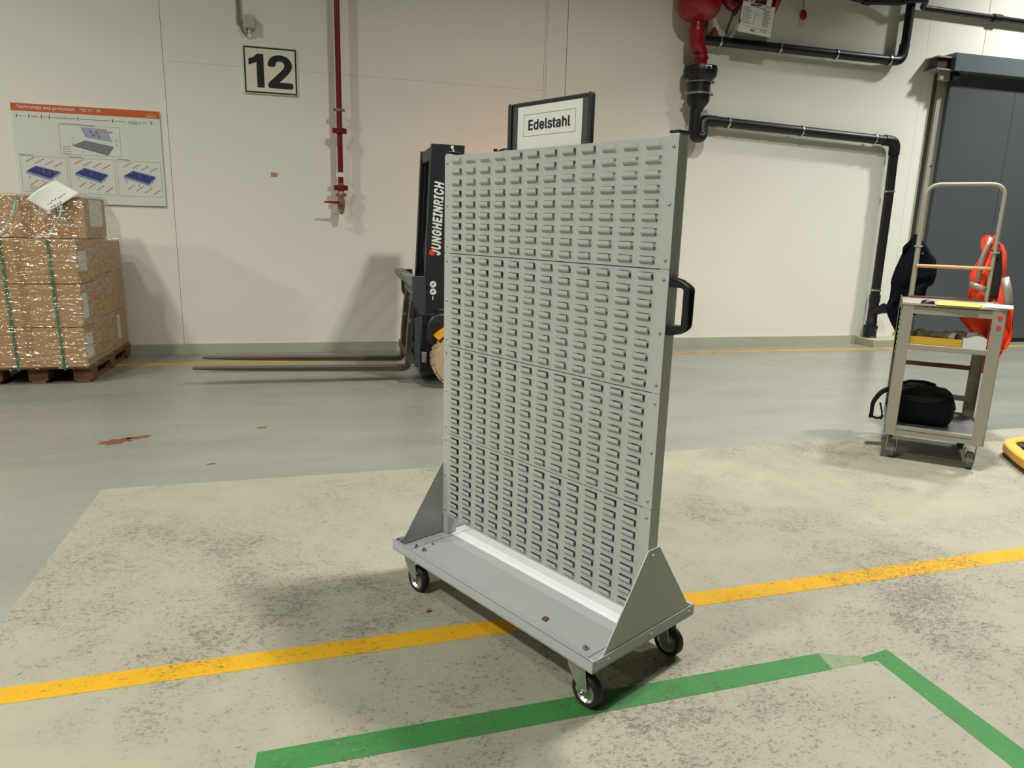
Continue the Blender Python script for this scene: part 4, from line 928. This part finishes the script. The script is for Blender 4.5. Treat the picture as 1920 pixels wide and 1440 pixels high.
MB().bb(0.39, TWd - 0.066, TDp - 0.05, TDp - 0.03, 0.305, 0.340).build('rear_stay', MTROL, tc)
MB().bb(0.05, 0.48, TDp - 0.062, TDp - 0.045, 0.968, 0.988).build('rear_board', MBROWN, tc, bev=0.002)
for z in (0.931, 0.874): MB().disc(0.0125, 0, 0.0015, 14, wallM(0.503, -0.0005, z)).build('red_sticker', MREDS, tc)
hoop = MB().tube(bend([(0.062, 0.615, 0.945), (0.060, 0.615, 1.712), (0.492, 0.615, 1.712), (0.490, 0.615, 0.945)], 0.085, 10), 0.0125, 14).build('hoop_handle', MTROL, tc)
MB().tube([(0.060, 0.615, 1.40), (0.061, 0.615, 0.945)], 0.0165, 14).build('handle_sleeve', MTROL, tc)
MB().tube([(0.066, 0.60, 1.187), (0.484, 0.60, 1.187)], 0.0115, 12).build('dowel', MDOWEL, tc)
for x, z in ((0.06, 1.315), (0.49, 1.29)): MB().tube([(x - 0.025, 0.60, z), (x + 0.025, 0.60, z)], 0.005, 8).build('coat_peg', MSTEEL, tc)
for a, b in ((0.058, 0.06), (0.482, 0.06), (0.058, 0.58), (0.482, 0.58)):
    h = empty('castor', (a, b, 0)); h.parent = tc
    fk = MB(); fk.bb(-0.034, 0.034, -0.034, 0.034, 0.150, 0.163)
    for s in (-1, 1): fk.prism([(-0.022, 0.152), (0.03, 0.152), (0.018, 0.040), (-0.004, 0.040)], s * 0.0255, s * 0.0285, 'x')
    fk.build('fork', MZINC, h)
    W = T(0, 0.006, 0.052) @ rotY(PI / 2)
    MB().lathe([(0.02, -0.020), (0.045, -0.0205), (0.052, -0.013), (0.052, 0.013), (0.045, 0.0205), (0.02, 0.020)], 24, W).build('tyre', pmat('grey_tyre', (104, 102, 96), 0.7), h)
    MB().disc(0.021, -0.026, 0.026, 14, W).build('hub', MZINC, h)

# things on the tool trolley
def ttag(o, label, cat, g=None): return tag(o, label, cat, g)
dm = MB().lathe([(0.0001, 0.034), (0.018, 0.032), (0.029, 0.023), (0.034, 0.009), (0.034, 0.0), (0.0001, 0.0)], 18, Matrix.Diagonal((1.15, 0.85, 1, 1)))
ttag(dm.build('tape_dispenser', MBLK, None, tp(0.135, 0.045, 0.9745), (0, 0, TA)), 'black domed object beside the yellow note on the tool trolley top', 'gadget')
def paper(name, pts, z, mat, label, cat, t=0.0025, curl=0.0):
    n = len(pts)
    mb = MB(); vs = [tp(a, b, z + (c if len(p) > 2 else 0)) for p in pts for a, b, c in [(p[0], p[1], p[2] if len(p) > 2 else 0)]]
    vs2 = [(x, y, zz - t) for x, y, zz in vs]
    mb.add(vs + vs2, [tuple(range(n)), tuple(reversed(range(n, 2 * n)))] + [(i, (i + 1) % n, (i + 1) % n + n, i + n) for i in range(n)])
    return ttag(mb.build(name, mat, None, smooth=False), label, cat)
paper('paper_stack', [(0.24, 0.06), (0.56, 0.05), (0.565, 0.30), (0.26, 0.34)], 0.9765, MPAPER, 'stack of white papers under the yellow note on the tool trolley', 'paper', 0.0015)
paper('yellow_note', [(0.178, -0.004), (0.392, -0.012), (0.445, 0.27), (0.205, 0.30)], 0.9855, MNOTE, 'bright yellow paper sheet on top of the tool trolley', 'paper', 0.001)
paper('folded_paper', [(0.42, 0.01), (0.555, -0.015), (0.585, 0.22), (0.45, 0.25)], 0.9905, MPAPER, 'folded white paper at the right corner of the tool trolley top', 'paper', 0.006)
# box and gloves on the middle shelf
yb3 = empty('parts_tray', tp(0.065, 0.02, 0.7385), TA); tag(yb3, 'shallow yellow and white cardboard tray on the middle shelf of the tool trolley', 'tray')
MB().bb(0.0, 0.275, 0.0, 0.004, 0.0, 0.046).bb(0, 0.004, 0, 0.28, 0, 0.046).bb(0, 0.275, 0.276, 0.28, 0, 0.046).bb(0, 0.275, 0, 0.28, 0, 0.003).build('tray', MYBOX, yb3)
MB().prism([(0.279, 0.0), (0.398, 0.0), (0.398, 0.06), (0.375, 0.072), (0.335, 0.074), (0.30, 0.055), (0.279, 0.055)], 0.0, 0.26, 'y').build('white_flap', MWBOX, yb3, smooth=False)
def lump(cx, cy, cz, rx, ry, rz, seed, nu=18, nv=10):
    def f(u, v):
        a = 2 * PI * u; b = PI * (v - 0.5)
        d = Vector((math.cos(a) * math.cos(b), math.sin(a) * math.cos(b), math.sin(b)))
        k = 1 + 0.32 * mnoise.noise(d * 1.9 + Vector((seed, 0, 0))) + 0.16 * mnoise.noise(d * 5 + Vector((0, seed, 0)))
        return Vector((cx + d.x * rx * k, cy + d.y * ry * k, cz + max(-0.6, d.z) * rz * k))
    return f
def glove(loc, rz, label, seed, s=1.0):
    g = empty('work_glove', loc, rz); mb = MB(); mb.grid(lump(0, 0, 0.022 * s, 0.06 * s, 0.045 * s, 0.028 * s, seed), 18, 10)
    for k in range(4):
        y = (-0.033 + 0.022 * k) * s; mb.tube([(0.03 * s, y, 0.024 * s), (0.07 * s, y * 1.15, 0.03 * s), (0.10 * s, y * 1.2, 0.018 * s)], [0.013 * s, 0.0125 * s, 0.009 * s], 8)
    mb.tube([(-0.01 * s, 0.03 * s, 0.026 * s), (0.03 * s, 0.065 * s, 0.03 * s), (0.05 * s, 0.075 * s, 0.02 * s)], [0.014 * s, 0.013 * s, 0.009 * s], 8)
    mb.build('glove', MGLOVE, g); MB().lathe([(0.03 * s, 0), (0.034 * s, 0.02 * s), (0.036 * s, 0.05 * s), (0.033 * s, 0.05 * s), (0.028 * s, 0.0)], 14, T(-0.05 * s, 0, 0.03 * s) @ rotY(-PI / 2) @ Matrix.Diagonal((0.7, 1, 1, 1))).build('cuff', MWBOX, g)
    tag(g, label, 'glove')
glove(tp(0.13, 0.13, 0.758), TA + 0.3, 'tan work glove heaped at the left in the parts tray', 1.3, 1.15)
glove(tp(0.235, 0.16, 0.758), TA + 2.6, 'grey tan work glove in the middle of the parts tray', 4.1)
glove(tp(0.325, 0.17, 0.765), TA + 2.9, 'work glove with pale cuff at the right in the parts tray', 7.7, 1.05)

# clothing: sheet wrapped round its peg, following an outline with folds
def garment(outline, b0, depth, folds, seed, nu=26, nv=34):
    """outline: rows (z, a_left, a_right) from top to bottom; closed flattened tube with folds"""
    rows = outline
    def at(v):
        t = v * (len(rows) - 1); i = min(int(t), len(rows) - 2); q = t - i
        return [rows[i][k] * (1 - q) + rows[i + 1][k] * q for k in range(3)]
    def f(u, v):
        z, l, r = at(v); ang = 2 * PI * u; x = (l + r) / 2 + (r - l) / 2 * math.cos(ang)
        dd = depth * (0.35 + 0.65 * min(1, v * 3)); y = dd * math.sin(ang)
        y += 0.018 * math.sin(ang * folds + seed + 4 * v) * (0.3 + v) + 0.015 * mnoise.noise(Vector((x * 9, v * 5, seed)))
        x += 0.008 * mnoise.noise(Vector((u * 6, v * 9, seed + 3)))
        return Vector((x, b0 + y, z))
    return f
jk = tag(empty('work_jacket', (2.710, 1.357, 0), TA), 'dark navy work jacket hanging on the left side of the tool trolley handle', 'jacket')
JO = [(1.392, 0.02, 0.055), (1.365, 0.004, 0.066), (1.33, -0.006, 0.096), (1.28, -0.024, 0.130), (1.235, -0.042, 0.170), (1.15, -0.064, 0.193), (1.065, -0.072, 0.176), (1.04, -0.072, 0.145), (0.985, -0.068, 0.142), (0.945, -0.074, 0.09), (0.89, -0.087, 0.06), (0.84, -0.066, 0.05), (0.78, -0.036, 0.045), (0.72, -0.006, 0.03), (0.66, 0.0, 0.022), (0.625, 0.003, 0.018)]
def shift(rows, d): return [(z, l + d, r + d) for z, l, r in rows]
MB().grid(garment(shift(JO, 0.004), 0.675, 0.045, 5, 1.0), 30, 34).build('body', MNAVY, jk)
MB().grid(lambda u, v: Vector((-0.026 + 0.055 * u, 0.665 - 0.02 * math.sin(u * 3), 1.262 + 0.10 * u + 0.045 * v * (1 - 0.5 * u))), 8, 4).build('collar', MNAVY, jk, solid=0.008)
MB().grid(garment([(0.905, 0.065, 0.115), (0.87, 0.07, 0.112), (0.852, 0.075, 0.105)], 0.68, 0.02, 3, 2), 12, 6).build('sleeve_end', MNAVY, jk)
MB().prism([(-0.022, 0.703), (0.02, 0.703), (0.01, 0.722), (-0.012, 0.722)], 0.655, 0.66, 'y').build('yellow_stripe', MNOTE, jk)
MB().disc(0.008, 0, 0.004, 10, wallM(0.092, 0.648, 1.268)).build('press_stud', MSTEEL, jk)
vt = tag(empty('hi_vis_vest', (2.710, 1.357, 0), TA), 'orange high visibility vest with grey stripes hanging right on the tool trolley handle', 'vest')
VO = [(1.398, 0.435, 0.482), (1.375, 0.408, 0.495), (1.335, 0.413, 0.538), (1.28, 0.43, 0.563), (1.21, 0.402, 0.574), (1.14, 0.376, 0.573), (1.098, 0.384, 0.575), (1.05, 0.390, 0.60), (1.0, 0.388, 0.632), (0.94, 0.383, 0.652), (0.86, 0.362, 0.655), (0.80, 0.41, 0.668), (0.75, 0.45, 0.672), (0.69, 0.50, 0.655), (0.635, 0.53, 0.628), (0.56, 0.54, 0.58), (0.50, 0.541, 0.55)]
MB().grid(garment(VO, 0.68, 0.05, 6, 2.2), 34, 40).build('body', MHIVIS, vt)
MB().grid(lambda u, v: Vector((0.470 + 0.055 * u + 0.01 * math.sin(v * 4) + 0.03 * v, 0.622 - 0.006 * math.sin(u * PI), 1.31 - v * 0.31)), 6, 14).build('lining', pmat('black_lining', (24, 22, 24), 0.9), vt, solid=0.004)
def band(pts, w, name):
    P = [Vector(p) for p in pts]; vs, fs = [], []
    for i, p in enumerate(P):
        t = (P[min(i + 1, len(P) - 1)] - P[max(i - 1, 0)]).normalized(); n = Vector((0, 1, 0)).cross(t).normalized() * w / 2; vs += [p - n, p + n]
    for i in range(len(P) - 1): fs.append((2 * i, 2 * i + 1, 2 * i + 3, 2 * i + 2))
    MB().add(vs, fs).build(name, MREFL, vt, solid=0.002)
band([(0.384, 0.618, 1.083), (0.42, 0.606, 1.072), (0.45, 0.602, 1.06), (0.478, 0.604, 1.052)], 0.038, 'reflective_stripe')
band([(0.462, 0.645, 1.385), (0.448, 0.625, 1.33), (0.432, 0.615, 1.27), (0.425, 0.610, 1.20), (0.424, 0.606, 1.10)], 0.028, 'reflective_stripe')
band([(0.570, 0.640, 1.135), (0.595, 0.622, 1.06), (0.612, 0.616, 0.98), (0.612, 0.616, 0.93)], 0.048, 'reflective_stripe')
MB().prism([(0.60, 0.652), (0.646, 0.662), (0.60, 0.674)], 0.655, 0.66, 'y').build('yellow_stripe', MNOTE, vt)
# backpack on the bottom shelf
bp = tag(empty('backpack', (2.710, 1.357, 0), TA), 'black backpack lying on the bottom shelf of the tool trolley', 'bag')
rows_b = [(0.002, 0.262, 0.35, 0.12), (0.02, 0.225, 0.405, 0.145), (0.06, 0.205, 0.420, 0.155), (0.10, 0.2035, 0.437, 0.16), (0.24, 0.2035, 0.452, 0.165), (0.285, 0.2035, 0.425, 0.165), (0.33, 0.204, 0.420, 0.155), (0.362, 0.222, 0.398, 0.135), (0.378, 0.262, 0.362, 0.10)]
def bagf(u, v):
    t = v * (len(rows_b) - 1); i = min(int(t), len(rows_b) - 2); q = t - i
    x, z0b, z1b, dd = [rows_b[i][k] * (1 - q) + rows_b[i + 1][k] * q for k in range(4)]
    a = 2 * PI * u; c, s = math.cos(a), math.sin(a); ex = 0.45
    yy = math.copysign(abs(c) ** ex, c) * dd; zz = (z0b + z1b) / 2 + math.copysign(abs(s) ** ex, s) * (z1b - z0b) / 2
    k = 0.008 * mnoise.noise(Vector((x * 18, yy * 14, zz * 14)))
    return Vector((x, 0.30 + yy + k, max(zz + k, 0.202)))
MB().grid(bagf, 36, 24).build('body', MBAG, bp, sub=1)
MB().grid(lambda u, v: Vector((0.03 + 0.29 * u, 0.125 - 0.008 + 0.01 * math.sin(v * 3), 0.40 - 0.03 * v * math.sin(u * PI) - 0.012 * v)), 14, 4).build('flap', pmat('bag_flap', (20, 21, 24), 0.6, 0, 0.2, 20, spec=0.25), bp, solid=0.006)
MB().tube([(0.075, 0.30, 0.44), (0.12, 0.28, 0.462), (0.20, 0.28, 0.465), (0.26, 0.30, 0.448)], 0.010, 8).build('carry_loop', MBAG, bp)
def ribbon(pts, w, t, name):
    P = [Vector(p) for p in bend(pts, 0.03, 4)]; vs, fs = [], []
    for i, p in enumerate(P):
        tt = (P[min(i + 1, len(P) - 1)] - P[max(i - 1, 0)]).normalized(); n = tt.cross(Vector((0, 1, 0))).normalized() * t / 2; e = Vector((0, w / 2, 0)); vs += [p - e - n, p + e - n, p + e + n, p - e + n]
    for i in range(len(P) - 1):
        for k in range(4): fs.append((i * 4 + k, i * 4 + (k + 1) % 4, i * 4 + 4 + (k + 1) % 4, i * 4 + 4 + k))
    fs += [(0, 1, 2, 3), (len(vs) - 4, len(vs) - 1, len(vs) - 2, len(vs) - 3)]
    MB().add(vs, fs).build(name, MBAG, bp, bev=0.002)
ribbon([(0.03, 0.26, 0.415), (-0.04, 0.25, 0.375), (-0.08, 0.25, 0.30), (-0.078, 0.25, 0.205)], 0.06, 0.024, 'shoulder_strap')
ribbon([(-0.084, 0.25, 0.212), (-0.07, 0.25, 0.196), (-0.02, 0.25, 0.194), (-0.010, 0.25, 0.215), (-0.036, 0.25, 0.30)], 0.03, 0.010, 'strap_webbing')
ribbon([(0.372, 0.28, 0.36), (0.392, 0.28, 0.33), (0.385, 0.28, 0.29), (0.362, 0.28, 0.278)], 0.02, 0.004, 'side_loop')
MB().box((-0.083, 0.25, 0.205), (0.02, 0.035, 0.022)).build('buckle', MBLK, bp, bev=0.003)

# ------------------------------------------------------------------ yellow pallet truck, only its fork tip in view
pj = tag(empty('pallet_truck', (0, 0, 0)), 'yellow pallet truck, its tip showing at the right picture edge', 'pallet truck')
outer = [(4.55, 1.10), (4.05, 1.330), (3.85, 1.347), (3.745, 1.340), (3.64, 1.306), (3.575, 1.262), (3.542, 1.225), (3.433, 1.065), (3.345, 0.915), (3.40, 0.80), (4.05, 0.35), (4.55, 0.6)]
inner = [(4.42, 1.05), (4.00, 1.255), (3.85, 1.272), (3.76, 1.268), (3.69, 1.262), (3.645, 1.232), (3.615, 1.20), (3.535, 1.075), (3.462, 0.955), (3.49, 0.88), (4.03, 0.47), (4.42, 0.68)]
n = len(outer); vs = [(x, y, 0.03) for x, y in outer] + [(x, y, 0.088) for x, y in outer] + [(x, y, 0.03) for x, y in inner] + [(x, y, 0.088) for x, y in inner]; fs = []
for i in range(n):
    j = (i + 1) % n
    fs += [(i, j, j + n, i + n), (i + 2 * n, i + 3 * n, j + 3 * n, j + 2 * n), (i + n, j + n, j + 3 * n, i + 3 * n), (i, i + 2 * n, j + 2 * n, j)]
MB().add(vs, fs).build('fork_frame', MJACK, pj, bev=0.010)
for x, y in ((3.66, 1.205), (3.62, 0.90)): MB().tube([(x - 0.03, y - 0.04, 0.04), (x + 0.03, y + 0.04, 0.04)], 0.04, 16).build('load_roller', MRUB, pj)
MB().bb(3.72, 3.80, 1.2, 1.27, 0.035, 0.06).build('roller_bracket', MBLK, pj)
